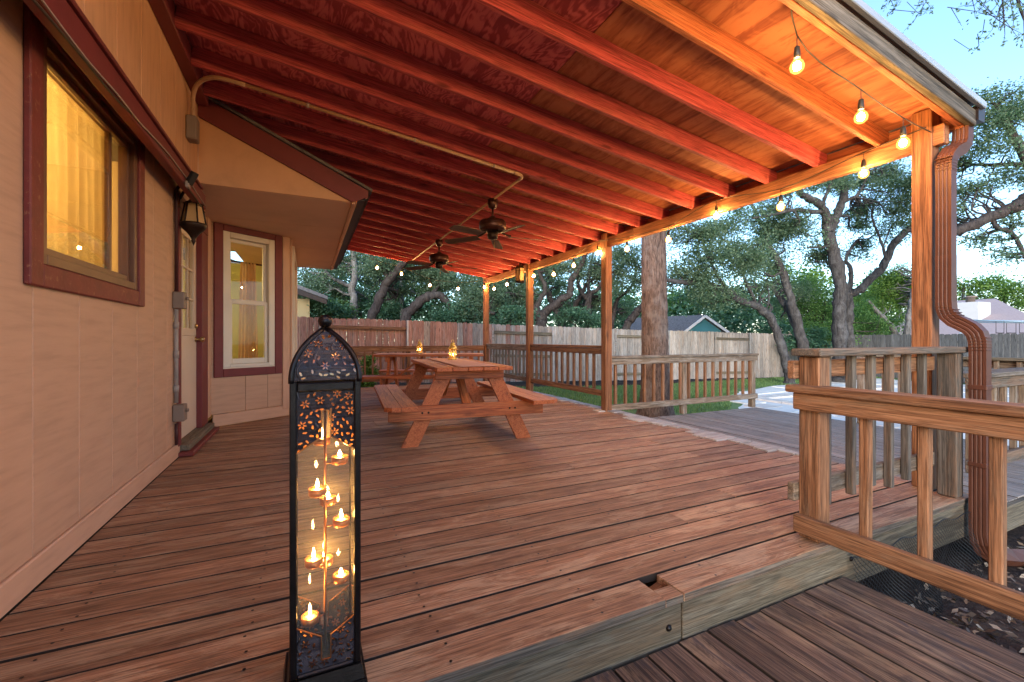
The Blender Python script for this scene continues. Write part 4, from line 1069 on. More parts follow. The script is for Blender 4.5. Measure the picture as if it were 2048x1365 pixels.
for (x, z) in back:
    cab2.append((x, 9.90, z + 0.14)); bulb((x, 9.90, z + 0.14), 0.14, False)
cab2.append((1.0, 9.93, rz(1.0) + 0.03))
near = [(3.506, 1.48, 2.34, 2.49), (3.02, 1.48, 2.404, 2.555), (2.404, 1.48, 2.546, 2.70)]
cab0 = [(3.90, 1.49, 2.48)]
for (x, y, zb, zt) in near:
    cab0.append((x, y, zt)); bulb((x, y, zt), zt - zb, False)
# the string leaves the frame here and goes on to the house behind the camera
for (x, y, zt) in ((1.86, 1.16, 2.90), (1.28, 0.82, 2.86), (0.70, 0.48, 2.83), (0.12, 0.14, 2.83), (-0.45, -0.2, 2.86)):
    cab0.append((x, y, zt)); bulb((x, y, zt), 0.15, False)
cab0.append((-0.88, -0.46, 2.95))
for c in (cab, cab2, cab0): tube('cable', catmull(c, 5), 0.0042, 'cable', sl, 6)

# ================================================================== tall floor lantern
LP = Vector((0.048, 1.447, 0.0))
fl = thing('floor_lantern', 'tall black pierced-iron floor lantern full of lit tealights', 'lantern', LP)
HWO, HWI = 0.094, 0.078
def ellipses(region, n, seed, zlo, zhi, hw):
    r = random.Random(seed); E_ = []; C = []
    tries = 0
    def ok(s, z, rad):
        return region(s, z) and all((s - a) ** 2 + (z - b) ** 2 > (rad + c) ** 2 for a, b, c in C)
    while len(C) < n[0] and tries < 3000:          # flowers
        tries += 1
        s, z = r.uniform(-hw + 0.012, hw - 0.012), r.uniform(zlo + 0.01, zhi - 0.01)
        if ok(s, z, 0.014):
            C.append((s, z, 0.014)); a0 = r.uniform(0, 6)
            for k_ in range(6):
                a = a0 + k_ * PI / 3
                E_.append((s + 0.0078 * math.cos(a), z + 0.0078 * math.sin(a), 0.0048, 0.0023, a))
    tries = 0
    while len(C) < n[0] + n[1] and tries < 6000:   # leaves
        tries += 1
        s, z = r.uniform(-hw + 0.006, hw - 0.006), r.uniform(zlo + 0.006, zhi - 0.006)
        if ok(s, z, 0.0068):
            C.append((s, z, 0.0068)); E_.append((s, z, 0.0058, 0.0029, r.uniform(0, PI)))
    return E_, C
def lace(name, region, surf, zlo, zhi, hw, n, seed, parent, loc, cell=0.0013):
    """pierced and embossed sheet: (s, z) grid laid on surf(s, z) -> (point, outward normal); petals are cut out and backed with amber glass"""
    E_, C = ellipses(region, n, seed, zlo, zhi, hw)
    ns, nz = int(2 * hw / cell), int((zhi - zlo) / cell)
    sv = np.linspace(-hw, hw, ns + 1); zv = np.linspace(zlo, zhi, nz + 1)
    S, Z = np.meshgrid(sv, zv)
    def hole(S, Z, k_=1.0):
        h = np.zeros(S.shape, bool)
        for (a, b, ra, rb_, an) in E_:
            x = (S - a) * math.cos(an) + (Z - b) * math.sin(an); y = -(S - a) * math.sin(an) + (Z - b) * math.cos(an)
            h |= (x / (ra * k_)) ** 2 + (y / (rb_ * k_)) ** 2 < 1
        return h
    rim = hole(S, Z, 1.42)
    p = 0.0052
    hx = S / p; hy = Z / (p * 0.866); row = np.floor(hy)
    fx = (hx + 0.5 * (row % 2)) % 1.0 - 0.5; fy = hy - row - 0.5
    dots = np.clip(1 - (fx ** 2 + fy ** 2) / 0.16, 0, 1) ** 0.5
    vine = np.zeros(S.shape)
    for q in range(3):
        cx = 0.03 * np.sin(Z * (38 + 9 * q) + q * 2.1 + seed) + (q - 1) * 0.045
        vine = np.maximum(vine, np.clip(1 - ((S - cx) / 0.0026) ** 2, 0, 1))
    H = np.where(rim, 0.0019, np.maximum(dots * 0.0018, np.sqrt(vine) * 0.0026))
    Sc, Zc = (S[:-1, :-1] + S[1:, 1:]) / 2, (Z[:-1, :-1] + Z[1:, 1:]) / 2
    ins = np.vectorize(lambda a, b: region(a, b))(Sc, Zc)
    hol = hole(Sc, Zc)
    PTS = []; PIN = []
    for j in range(nz + 1):
        for i in range(ns + 1):
            pt_, nr = surf(S[j, i], Z[j, i])
            PTS.append(pt_ + nr * H[j, i]); PIN.append(pt_ - nr * 0.0022)
    idx = lambda j, i: j * (ns + 1) + i
    FM, FA = [], []
    for j in range(nz):
        for i in range(ns):
            if not ins[j, i]: continue
            q = (idx(j, i), idx(j, i + 1), idx(j + 1, i + 1), idx(j + 1, i))
            (FA if hol[j, i] else FM).append(q)
    def clean(me):
        bm = bmesh.new(); bm.from_mesh(me)
        bmesh.ops.delete(bm, geom=[v for v in bm.verts if not v.link_faces], context='VERTS')
        bm.to_mesh(me); bm.free(); return me
    return clean(mesh(PTS, FM)), clean(mesh(PIN, FA))
def flat_surf(s, z): return Vector((s, -HWI - 0.006, z)), Vector((0, -1, 0))
ZT, ZA = 0.930, 1.082
def dome_w(z):
    t_ = max(0.0, min(1.0, (z - ZT) / (ZA - ZT))); return 0.087 * (1 - t_ ** 2.35) + 0.004
def dome_surf(s, z):
    w = dome_w(z); t_ = (z - ZT) / (ZA - ZT)
    slope = 0.087 * 2.35 * max(t_, 0.0) ** 1.35 / (ZA - ZT)
    nrm = Vector((0, -1, slope)).normalized()
    return Vector((s, -w, z)), nrm
up_reg = lambda s, z: z > 0.775 - 0.047 * abs(s) / HWI and not (abs(s) < 0.0125 and z < 0.846)
lo_reg = lambda s, z: z < 0.190 + 0.048 * abs(s) / HWI and not (abs(s) < 0.0125 and z > 0.13)
do_reg = lambda s, z: abs(s) < dome_w(z) - 0.006
sets = [('upper_panel', lace('u', up_reg, flat_surf, 0.722, 0.902, HWI, (8, 42), 2, fl, LP)),
        ('lower_panel', lace('l', lo_reg, flat_surf, 0.104, 0.242, HWI, (5, 26), 4, fl, LP)),
        ('dome_panel', lace('d', do_reg, dome_surf, 0.932, 1.074, 0.088, (5, 26), 6, fl, LP))]
for rot_i in range(4):
    ra = rot_i * PI / 2
    for (nm, (mm, ma)) in sets:
        o = obj(nm, mm, 'iron_lace', fl, LP, (0, 0, ra))
        obj('amber_glass', ma, 'amber', o, LP, (0, 0, ra))
    # glazing and the rims of the pointed openings
    R3 = Matrix.Rotation(ra, 3, 'Z')
    def rp_(s, n_, z): return LP + R3 @ Vector((s, -n_, z))
    gpts = [rp_(-HWI, 0.079, 0.11), rp_(HWI, 0.079, 0.11), rp_(HWI, 0.079, 0.9), rp_(-HWI, 0.079, 0.9)]
    obj('glass_pane', mesh([p - LP for p in gpts], [(0, 1, 2, 3)]), 'clear', fl, LP)
    for poly in ([(-HWI, 0.728), (-0.0125, 0.769), (-0.0125, 0.846), (0.0125, 0.846), (0.0125, 0.769), (HWI, 0.728)], [(-HWI, 0.238), (-0.0125, 0.197), (-0.0125, 0.13), (0.0125, 0.13), (0.0125, 0.197), (HWI, 0.238)]):
        tube('opening_rim', [rp_(s, 0.0855, z) for s, z in poly], 0.0022, 'copper', fl, 5, False)
    q = [(HWO - 0.008, ra)]
    c = rp_(HWO - 0.009, HWO - 0.009, 0)
    box('corner_post', c.x - 0.009, c.x + 0.009, c.y - 0.009, c.y + 0.009, 0.10, 0.932, 'iron', fl, 0.003)
    pts = []
    for z in np.linspace(ZT - 0.004, ZA, 16): w = dome_w(z); pts.append(rp_(w - 0.001, w - 0.001, z))
    tube('dome_rib', pts, 0.0085, 'iron', fl, 6)
    a_, b_ = rp_(-HWO + 0.018, HWO - 0.008, 0.914), rp_(HWO - 0.018, HWO - 0.008, 0.914)
    bar('band', a_, b_, 0.014, 0.026, 'iron', fl)
    a_, b_ = rp_(-HWO + 0.018, HWO - 0.008, 0.101), rp_(HWO - 0.018, HWO - 0.008, 0.101)
    bar('band', a_, b_, 0.014, 0.012, 'iron', fl)
lathe('finial', [(0.008, 1.076), (0.009, 1.086)] + [(0.0205 * math.sin(a), 1.105 - 0.0205 * math.cos(a)) for a in np.linspace(0.5, PI - 0.01, 12)], 'iron', fl, LP, 18)
def frustum(a0, a1, z0, z1):
    V = [(-a0, -a0, z0), (a0, -a0, z0), (a0, a0, z0), (-a0, a0, z0), (-a1, -a1, z1), (a1, -a1, z1), (a1, a1, z1), (-a1, a1, z1)]
    return mesh(V, [(3, 2, 1, 0), (4, 5, 6, 7), (0, 1, 5, 4), (1, 2, 6, 5), (2, 3, 7, 6), (3, 0, 4, 7)])
obj('plinth', frustum(0.118, 0.110, 0.002, 0.055), 'iron', fl, LP)
obj('plinth_top', frustum(0.104, 0.096, 0.0552, 0.095), 'iron', fl, LP)
tube('stem', [LP + Vector((0, 0, 0.1)), LP + Vector((0, 0, 0.87))], 0.0042, 'copper', fl, 8)
for (dx, dy, z) in ((0.042, 0.005, 0.665), (-0.022, -0.036, 0.588), (0.046, 0.0, 0.474), (-0.032, -0.03, 0.380), (0.046, 0.012, 0.295), (-0.042, -0.016, 0.205), (-0.008, 0.045, 0.72), (0.01, 0.045, 0.53), (0.0, 0.046, 0.34)):  # the last, rearmost cups are added in place of reflections in the glass
    p = LP + Vector((dx, dy, z))
    cup = lathe('candle_cup', [(0.0, 0.0), (0.0235, 0.0), (0.025, 0.004), (0.025, 0.022), (0.023, 0.022), (0.023, 0.005), (0.0, 0.004)], 'copper', fl, p, 16)
    tube('arm', [LP + Vector((0, 0, z + 0.004)), LP + Vector((dx * 0.55, dy * 0.55, z + 0.004))], 0.0025, 'copper', fl, 6)
    lathe('wax', [(0.0222, 0.005), (0.0222, 0.017), (0.0, 0.0165)], 'wax', cup, p, 14)
    f_ = lathe('flame', [(0.0008, 0.0), (0.0045, 0.006), (0.005, 0.011), (0.003, 0.02), (0.0004, 0.03)], 'flame', cup, p + Vector((0, 0, 0.02)), 8)
    h_ = abs(math.sin(z * 91.7)); f_.scale = (0.8 + 0.35 * h_, 0.8 + 0.35 * h_, 0.65 + 0.6 * (1 - h_))

# ================================================================== netting and leaf litter under the near railing
nt = thing('plastic_netting', 'black plastic netting sagging under the edge of the deck', 'netting', (3.2, 1.2, -0.46))
V, E2 = [], []
NX_, NZ_ = 52, 13
rr = random.Random(8)
wob = [rr.uniform(0, 6) for _ in range(6)]
for i in range(NX_ + 1):
    x = 2.56 + (3.88 - 2.56) * i / NX_
    for j in range(NZ_ + 1):
        t_ = j / NZ_
        top = -0.075 + 0.012 * math.sin(x * 23 + wob[0]); 
        z = top + (-0.455 - top) * t_
        y = 1.318 - 0.012 - (0.03 + 0.14 * t_ ** 1.6) * (0.6 + 0.4 * math.sin(x * 5 + wob[1])) - 0.02 * math.sin(x * 14 + t_ * 6 + wob[2]) * t_
        V.append(Vector((x, y, z)))
vv, ff = [], []
def strand(a, b):
    d_ = (b - a); u_ = d_.cross(Vector((0, 1, 0.3))).normalized() * 0.0022; k0 = len(vv)
    vv.extend([a - u_, a + u_, b + u_, b - u_]); ff.append((k0, k0 + 1, k0 + 2, k0 + 3))
for i in range(NX_ + 1):
    for j in range(NZ_ + 1):
        a = V[i * (NZ_ + 1) + j]
        if i < NX_ and j < NZ_: strand(a, V[(i + 1) * (NZ_ + 1) + j + 1])
        if i > 0 and j < NZ_: strand(a, V[(i - 1) * (NZ_ + 1) + j + 1])
o = obj('mesh_sheet', mesh(vv, ff), 'net', nt); tag(o, kind='stuff')
tube('edge_cord', [V[i * (NZ_ + 1)] for i in range(NX_ + 1)], 0.003, 'net', nt, 5)
# litter
N = 5200
lx = RNG.uniform(2.55, 6.2, N); ly = RNG.uniform(-1.4, 1.33, N); 
lz = np.array([gz(a, b) for a, b in zip(lx, ly)]) + RNG.uniform(0.004, 0.03, N)
more = 3200
mx = RNG.uniform(4.2, 5.6, more); my = RNG.uniform(5.3, 9.8, more); mz = np.array([gz(a, b) for a, b in zip(mx, my)]) + RNG.uniform(0.004, 0.02, more)
lx, ly, lz = np.concatenate([lx, mx]), np.concatenate([ly, my]), np.concatenate([lz, mz]); N = len(lx)
def leaf_quads(P, size, aspect, rng, flat=0.0):
    n = len(P)
    a = rng.normal(size=(n, 3)); 
    if flat: a[:, 2] *= flat
    a /= np.linalg.norm(a, axis=1, keepdims=True)
    b = rng.normal(size=(n, 3)); 
    if flat: b[:, 2] *= flat
    b -= a * (a * b).sum(1, keepdims=True); b /= np.linalg.norm(b, axis=1, keepdims=True)
    L = size[:, None]; W = L * aspect
    co = np.empty((n, 4, 3))
    co[:, 0] = P - a * L * 0.5; co[:, 1] = P + b * W * 0.5 - a * L * 0.05; co[:, 2] = P + a * L * 0.5; co[:, 3] = P - b * W * 0.5 - a * L * 0.05
    return co
co = leaf_quads(np.stack([lx, ly, lz], 1), RNG.uniform(0.02, 0.065, N), 0.45, RNG, 0.35)
o = obj('leaf_litter', fastmesh(co, 4), 'litter'); tag(o, 'dry brown leaf litter on the mulch below the railing', 'leaf litter', kind='stuff')
for (x, y, r_, lab) in ((2.63, 0.93, 0.03, 'small pale pebble at the edge of the lower deck under the stair railing'), (3.0, 1.02, 0.022, 'smaller pale pebble on the mulch near the netting'), (2.72, 0.4, 0.025, 'pale pebble among the leaf litter at the right edge')):
    bm = bmesh.new(); bmesh.ops.create_icosphere(bm, subdivisions=2, radius=r_)
    for v in bm.verts: v.co *= 1 + 0.15 * math.sin(v.co.x * 200 + v.co.y * 140); v.co.z *= 0.7
    me = bpy.data.meshes.new('m'); bm.to_mesh(me); bm.free()
    o = obj('pebble', me, 'stone', None, (x, y, gz(x, y) + r_ * 0.5), None, True); tag(o, lab, 'pebble', 'pebbles on the mulch')

# ================================================================== fences
def fence_board_mesh(w, h, mat):
    key = ('fb', round(w, 3), round(h, 3), mat)
    if key in BOX: return BOX[key]
    c = 0.028
    poly = [(-w / 2, -h), (w / 2, -h), (w / 2, -c), (w / 2 - c, 0), (-w / 2 + c, 0), (-w / 2, -c)]
    V = [(x, -0.009, z) for x, z in poly] + [(x, 0.009, z) for x, z in poly]
    n = len(poly)
    me = mesh(V, [tuple(range(n)), tuple(reversed(range(n, 2 * n)))] + [(i, n + i, n + (i + 1) % n, (i + 1) % n) for i in range(n)])
    me.materials.append(M[mat]); BOX[key] = me
    return me
FA, FB = Vector((-1.6, 12.52, 0)), Vector((20.6, 10.95, 0))
fd = (FB - FA).normalized(); FLn = (FB - FA).length; fang = math.atan2(fd.y, fd.x)
fn = Vector((fd.y, -fd.x, 0))                       # towards the deck
def fence_s(u):
    r = ray(u, V0); r.z = 0
    # camera at origin: t*r = FA + s*fd
    det = r.x * (-fd.y) - r.y * (-fd.x)
    return (r.x * FA.y - r.y * FA.x) / det * 1.0 if False else ((FA.x * r.y - FA.y * r.x) / (fd.y * r.x - fd.x * r.y))
def ftop(s):
    u_pts = [(560, 1.64), (800, 1.585), (1000, 1.50), (1230, 1.40), (1500, 1.29), (1700, 1.22)]
    ss = [fence_s(u) for u, _ in u_pts]
    return float(np.interp(s, ss, [z for _, z in u_pts]))
ft = thing('fence', 'long dog-eared cedar back fence, reddish at the house end turning grey', 'fence', FA.lerp(FB, 0.4) + Vector((0, 0, -0.3)))
bounds = [(fence_s(u), k_) for u, k_ in ((640, 1), (815, 0), (985, 1), (1105, 0), (1231, 1), (1336, 0), (1430, 1), (1500, 0))]
def recess(s):
    k_ = 0
    for b, v in bounds:
        if s >= b: k_ = v
    return k_
rf = random.Random(21)
s = 0.0
FH = 1.72
while s < FLn:
    w = rf.choice((0.150, 0.158, 0.158, 0.165))
    c = FA + fd * (s + w / 2)
    rc = recess(s + w / 2)
    u_mix = sm((s - fence_s(800)) / (fence_s(1100) - fence_s(800)))
    mat = 'fence_grey' if rf.random() < u_mix else 'fence_red'
    p = c + fn * (-0.09 if rc else 0.0)
    hgt = 1.74
    o = obj('fence_board', fence_board_mesh(w - 0.006, hgt, mat), None, ft, (p.x, p.y, ftop(s) + rf.uniform(-0.012, 0.012)), (0, rf.uniform(-.004, .004), fang))
    s += w
prev = 0.0
for (b, v) in bounds + [(FLn, 0)]:
    if recess((prev + b) / 2) == 1:
        for dz in (0.24, 0.95, 1.52):
            a_, c_ = FA + fd * (prev + 0.02) - fn * 0.04, FA + fd * (b - 0.02) - fn * 0.04
            bar('fence_rail', a_ + Vector((0, 0, ftop(prev) - dz)), c_ + Vector((0, 0, ftop(b) - dz)), 0.05, 0.088, 'fascia' if b > fence_s(1000) else 'rail', ft)
    q = FA + fd * b + fn * 0.02
    if b < FLn - 1: box('fence_post', q.x - 0.025, q.x + 0.025, q.y - 0.02, q.y + 0.02, ftop(b) - 1.75, ftop(b) - 0.0, 'board_end' if v == 0 else 'fence_grey', ft, 0.003)
    prev = b
f2 = thing('fence', 'old blue-grey side fence beyond the pool and swing', 'fence', (20.7, 5, -0.45))
y = 10.9
while y > -3.0:
    w = rf.choice((0.15, 0.16, 0.17))
    obj('fence_board', fence_board_mesh(w - 0.008, 1.74, 'fence_dark'), None, f2, (20.72, y - w / 2, 1.235 + rf.uniform(-0.012, 0.012)), (0, rf.uniform(-.004, .004), PI / 2))
    y -= w
for z in (0.95, 0.0): box('fence_rail', 20.74, 20.79, -3.0, 10.9, z - 0.045, z + 0.045, 'fence_dark', f2)

# ================================================================== neighbouring houses
h1 = thing('neighbor_house', 'tan house corner with dark eave peeking past the bay, behind the fence', 'house', at(600, 640, 13.4))
p = at(630, 606, 13.4); 
box('wall', p.x - 6, p.x - 0.15, p.y + 0.5, p.y + 6, -0.3, p.z + 0.15, 'wall_olive', h1, 0)
prism('roof', [(p.x - 6, p.z + 2.6), (p.x + 0.35, p.z + 0.2), (p.x + 0.35, p.z + 0.10), (p.x - 6, p.z + 2.4)], 'y', p.y - 0.2, p.y + 7, 'shingle', h1)
prism('fascia', [(p.x - 6, p.z + 2.40), (p.x + 0.33, p.z + 0.09), (p.x + 0.33, p.z - 0.05), (p.x - 6, p.z + 2.2)], 'y', p.y - 0.18, p.y - 0.12, 'gutter_dark', h1)
box('window', p.x - 1.9, p.x - 0.7, p.y + 0.46, p.y + 0.5, p.z - 0.9, p.z - 0.1, 'glass', h1, 0)
# teal outbuilding
D3 = 23.0
a = at(1363, 662, D3); b = at(1442, 662, D3); ap = at(1401, 633, D3)
h2 = thing('shed', 'teal gabled shed with grey roof and white trim behind the fence', 'shed', (a + b) / 2)
dv = (b - a); dv.z = 0; dv.normalize(); bk = Vector((-dv.y, dv.x, 0)); bk = bk if bk.y > 0 else -bk
def P3(v, off, z=None):
    q = v + off
    return Vector((q.x, q.y, q.z if z is None else z))
back_v = (at(1240, 655, 26) - at(1363, 655, 23)); back_v.z = 0
zb = -0.6
V = [P3(a, Vector(), zb), P3(b, Vector(), zb), b, ap, a]; V += [v + back_v for v in V]
c0 = (a + b) / 2
obj('wall', mesh([v - c0 for v in V], [(0, 1, 2, 3, 4), (9, 8, 7, 6, 5), (0, 4, 9, 5), (1, 6, 7, 2)]), 'teal', h2, c0)
up = Vector((0, 0, 0.07))
for (e0, sgn) in ((a, -1), (b, 1)):
    ov = (e0 - ap) * 0.14
    q0, q1 = ap + up, e0 + ov + up
    fr_ = -back_v.normalized() * 0.25
    W_ = [q0 + fr_, q1 + fr_, q1 + back_v, q0 + back_v]
    W_ += [v - Vector((0, 0, 0.06)) for v in W_]
    obj('roof', mesh([v - q0 for v in W_], [(0, 1, 2, 3), (7, 6, 5, 4), (0, 4, 5, 1), (1, 5, 6, 2), (2, 6, 7, 3), (3, 7, 4, 0)]), 'shingle', h2, q0)
    bar('barge_board', q0 + fr_ * 1.08 - Vector((0, 0, 0.07)), q1 + fr_ * 1.08 - Vector((0, 0, 0.07)), 0.04, 0.13, 'trim_white', h2)
bar('corner_trim', a + fr_ * 0.1 + Vector((0.03, 0, 0)), P3(a, fr_ * 0.1 + Vector((0.03, 0, 0)), zb), 0.12, 0.05, 'trim_white', h2)
# pink-roofed house with chimney
D4 = 34.0
h3 = thing('neighbor_house', 'house with pale pink shingle roof and white chimney beyond the side fence', 'house', at(1880, 700, D4))
def roofpoly(name, pts, mat):
    c = pts[0]; n = len(pts)
    W_ = list(pts) + [p_ + Vector((0, 0, -0.15)) for p_ in pts]
    F = [tuple(range(n)), tuple(reversed(range(n, 2 * n)))] + [(i, n + i, n + (i + 1) % n, (i + 1) % n) for i in range(n)]
    return obj(name, mesh([v - c for v in W_], F), mat, h3, c)
e0, e1 = at(1722, 672, D4 - 2), at(2140, 672, D4 - 9)
r0, r1 = at(1838, 606, D4 + 4), at(1990, 628, D4)
b0, b1 = at(1745, 668, D4 + 11), at(2120, 668, D4 + 5)
e1.z = b0.z = b1.z = e0.z; r1.z = r0.z
roofpoly('roof_slope', [e0, e1, r1, r0], 'roof_pink'); roofpoly('roof_slope', [e0, r0, b0], 'roof_pink'); roofpoly('roof_slope', [e1, b1, r1], 'roof_pink'); roofpoly('roof_slope', [b0, r0, r1, b1], 'roof_pink')
ins = [e0.lerp(r0, 0.06), e1.lerp(r1, 0.06), b1.lerp(r1, 0.06), b0.lerp(r0, 0.06)]
V = [Vector((v.x, v.y, z)) for z in (-0.6, e0.z - 0.05) for v in ins]
obj('wall', mesh([v - ins[0] for v in V], [(0, 1, 5, 4), (1, 2, 6, 5), (2, 3, 7, 6), (3, 0, 4, 7)]), 'wall_far', h3, ins[0])
cp = at(1942, 640, D4 - 3); cw = 0.95
chz = at(1942, 606, D4 - 3).z
ch_ = box('chimney', cp.x - cw, cp.x + cw, cp.y - 0.7, cp.y + 0.7, 0.8, chz, 'trim_white', h3, 0.02)
lathe('chimney_pot', [(0.25, 0), (0.25, 0.35), (0.36, 0.36), (0.36, 0.45), (0.0, 0.5)], 'box', ch_, (cp.x - 0.1, cp.y, chz), 12)

# swing frame by the side fence
sw = thing('swing_set', 'pale blue swing frame with dark trapeze swings by the side fence', 'swing set', (16.2, 4.5, -0.45))
a, b = at(1935, 641, 15.5), at(2120, 645, 14.0)
tube('top_bar', [a, b], 0.03, 'pipe_blue', sw, 8)
tube('top_bar', [a + Vector((0, .25, -0.05)), b + Vector((0, .25, -0.02))], 0.02, 'pipe_blue', sw, 8)
for e_ in (a, b):
    for dy in (-0.9, 0.9): tube('leg', [e_, Vector((e_.x, e_.y + dy, -0.45))], 0.03, 'pipe_blue', sw, 8)
for (u0, u1) in ((1992, 2008), (2013, 2032), (2039, 2060)):
    q0, q1 = at(u0, 642, 15.0), at(u1, 642, 14.8)
    dz = Vector((0, 0, -0.42))
    tube('rope', [q0, q0 + dz], 0.008, 'rope', sw, 5); tube('rope', [q1, q1 + dz], 0.008, 'rope', sw, 5)
    tube('seat', [q0 + dz + Vector((-0.02, 0, 0)), q1 + dz + Vector((0.02, 0, 0))], 0.018, 'rope', sw, 6)
q = [at(1908, 650, 15.4), at(1926, 632, 15.4), at(1931, 636, 15.0), at(1914, 656, 15.0)]
q += [v + Vector((0, 0, -0.03)) for v in q]
o = obj('tarp', mesh([v - q[0] for v in q], [(0, 1, 2, 3), (7, 6, 5, 4), (0, 4, 5, 1), (1, 5, 6, 2), (2, 6, 7, 3), (3, 7, 4, 0)]), 'tarp', sw, q[0])

# ================================================================== trees
def clump_leaves(c, rad, ncl, nl, size, rng, sig):
    """ncl sprays scattered in an ellipsoid round c, nl leaves each"""
    # sprays gather on a few boughs, so the mass breaks into clumps with gaps
    nb_ = max(3, ncl // 14)
    d = rng.normal(size=(nb_, 3)); d /= np.linalg.norm(d, axis=1, keepdims=True)
    bo = d * (rng.random(nb_) ** 0.45)[:, None]
    d = bo[rng.integers(nb_, size=ncl)] + rng.normal(size=(ncl, 3)) * 0.17
    r = np.ones(ncl)
    ctr = np.array(c) + d * r[:, None] * np.array(rad)
    P = np.repeat(ctr, nl, 0) + rng.normal(size=(ncl * nl, 3)) * np.array([sig, sig, sig * 0.6])
    return ctr, leaf_quads(P, rng.uniform(size * 0.6, size * 1.25, len(P)), 0.5, rng, 0.7)
F2 = Vector((math.sin(TH), math.cos(TH), 0)); R2 = Vector((math.cos(TH), -math.sin(TH), 0))
def tree(name, label, cat, limbs, clumps, barkm, leafm, leaf=0.08, dens=1.0, seed=1, group='trees beyond the deck', sig=0.18, twig=10, gnarl=0.5, nl=34):
    """limbs: polylines of (u, v, d, r) surveyed in the photo; clumps: (u, v, du, dv, d) foliage masses"""
    rng = np.random.default_rng(seed)
    L3 = []
    for li, limb in enumerate(limbs):
        pts = [np.array([*at(u, v, d), r]) for u, v, d, r in limb]
        if li == 0:
            p = pts[0].copy(); g_ = gz(p[0], p[1]) - 0.1
            if p[2] > g_ + 0.05:
                q = p.copy(); q[2] = g_; q[3] *= 1.25; pts.insert(0, q)
        sp = catmull(pts, 6)
        for i in range(1, len(sp) - 1):
            sp[i][:3] += rng.normal(size=3) * sp[i][3] * 0.22 * gnarl
            sp[i][3] *= 1 + rng.normal() * 0.07
        L3.append(sp)
    base = Vector(L3[0][0][:3]) if L3 else at(clumps[0][0], clumps[0][1], clumps[0][4])
    base.z = gz(base.x, base.y)
    t = thing(name, label, cat, base, group)
    V, F = [], []
    for sp in L3: tube_data([Vector(p[:3]) - base for p in sp], [max(0.008, p[3]) for p in sp], 9 if sp[0][3] > 0.1 else 6, True, V, F)
    allp = np.array([p for sp in L3 for p in sp]) if L3 else np.zeros((0, 4))
    co = []
    for (u, v, du, dv, d) in clumps:
        c = np.array(at(u, v, d)); rx, rz_ = du * d / FPX, dv * d / FPX
        # ellipsoid in camera-aligned axes
        n_cl = max(10, int(dens * 260 * (rx * rz_) ** 0.8))
        ctr, q = clump_leaves((0, 0, 0), (rx, max(rx, rz_) * 0.8, rz_), n_cl, nl, leaf, rng, sig)
        Rm = np.array([[R2.x, F2.x, 0], [R2.y, F2.y, 0], [0, 0, 1]])
        q = q @ Rm.T + c; ctr = ctr @ Rm.T + c
        co.append(q)
        if len(allp):
            for k_ in range(twig):
                tip = ctr[rng.integers(len(ctr))]
                dd = np.linalg.norm(allp[:, :3] - tip, axis=1) + 0.6 * np.maximum(0, allp[:, 2] - tip[2])
                src = allp[np.argmin(dd)]
                s0 = src[:3]; ln = np.linalg.norm(tip - s0)
                if ln > 4.5 or ln < 0.2: continue
                r0 = min(src[3] * 0.55, 0.012 + 0.014 * ln)
                mids = [s0 + (tip - s0) * f + rng.normal(size=3) * ln * 0.10 * np.array([1, 1, 0.8]) for f in (0.3, 0.6, 0.82)]
                path = catmull([np.array([*q_, 0]) for q_ in [s0] + mids + [tip]], 3)
                tube_data([Vector(p_[:3]) - base for p_ in path], [r0 * (1 - 0.85 * i / (len(path) - 1)) + 0.003 for i in range(len(path))], 5, False, V, F)
                for _ in range(2):
                    i0 = rng.integers(len(path) // 3, len(path) - 1); s1 = path[i0][:3]
                    e1_ = s1 + rng.normal(size=3) * 0.35 * max(0.4, ln * 0.35)
                    m1 = (s1 + e1_) / 2 + rng.normal(size=3) * 0.08
                    tube_data([Vector(p_) - base for p_ in (s1, m1, e1_)], [r0 * 0.4, r0 * 0.28, 0.003], 4, False, V, F)
    if F: obj('trunk', mesh(V, F), barkm, t, base, None, True)
    global NLEAF; NLEAF = globals().get('NLEAF', 0) + sum(len(c_) for c_ in co)
    if co: obj('crown', fastmesh(np.concatenate(co) - np.array(base), 4), leafm, t, base)
    return t
OAK = 'leaf_oak'
tree('oak_tree', 'pale-barked tree with a limb reaching left, behind the fence near the bay', 'tree',
     [[(708, 645, 16, .15), (708, 600, 16, .14), (704, 580, 16, .13), (710, 546, 16, .11), (708, 525, 16, .10), (700, 470, 16, .08)],
      [(704, 580, 16, .08), (699, 574, 16, .08), (680, 564, 15.7, .07), (668, 558, 15.5, .06), (656, 548, 15.3, .05), (640, 520, 15, .03)],
      [(706, 590, 16, .05), (690, 588, 15.9, .04), (668, 578, 15.7, .035), (650, 588, 15.5, .03), (630, 597, 15.3, .015)]],
     [(640, 560, 62, 50, 16), (690, 515, 70, 40, 16.5), (650, 605, 48, 28, 17), (740, 545, 45, 40, 17.5), (690, 600, 50, 35, 18)], 'bark_pale', OAK, seed=1)
tree('oak_tree', 'dark leaning oak trunk forking under the porch roof edge', 'tree',
     [[(742, 650, 14.5, .17), (758, 600, 14.5, .16), (768, 576, 14.5, .15), (782, 556, 14.4, .14), (800, 534, 14.2, .12), (830, 500, 14, .1)],
      [(778, 560, 14.4, .09), (770, 545, 14.4, .08), (764, 532, 14.4, .07), (746, 518, 14.2, .06), (735, 490, 14, .05)]],
     [(760, 525, 55, 30, 14.5), (820, 530, 50, 35, 15), (790, 580, 30, 22, 16)], 'bark_dark', OAK, seed=2)
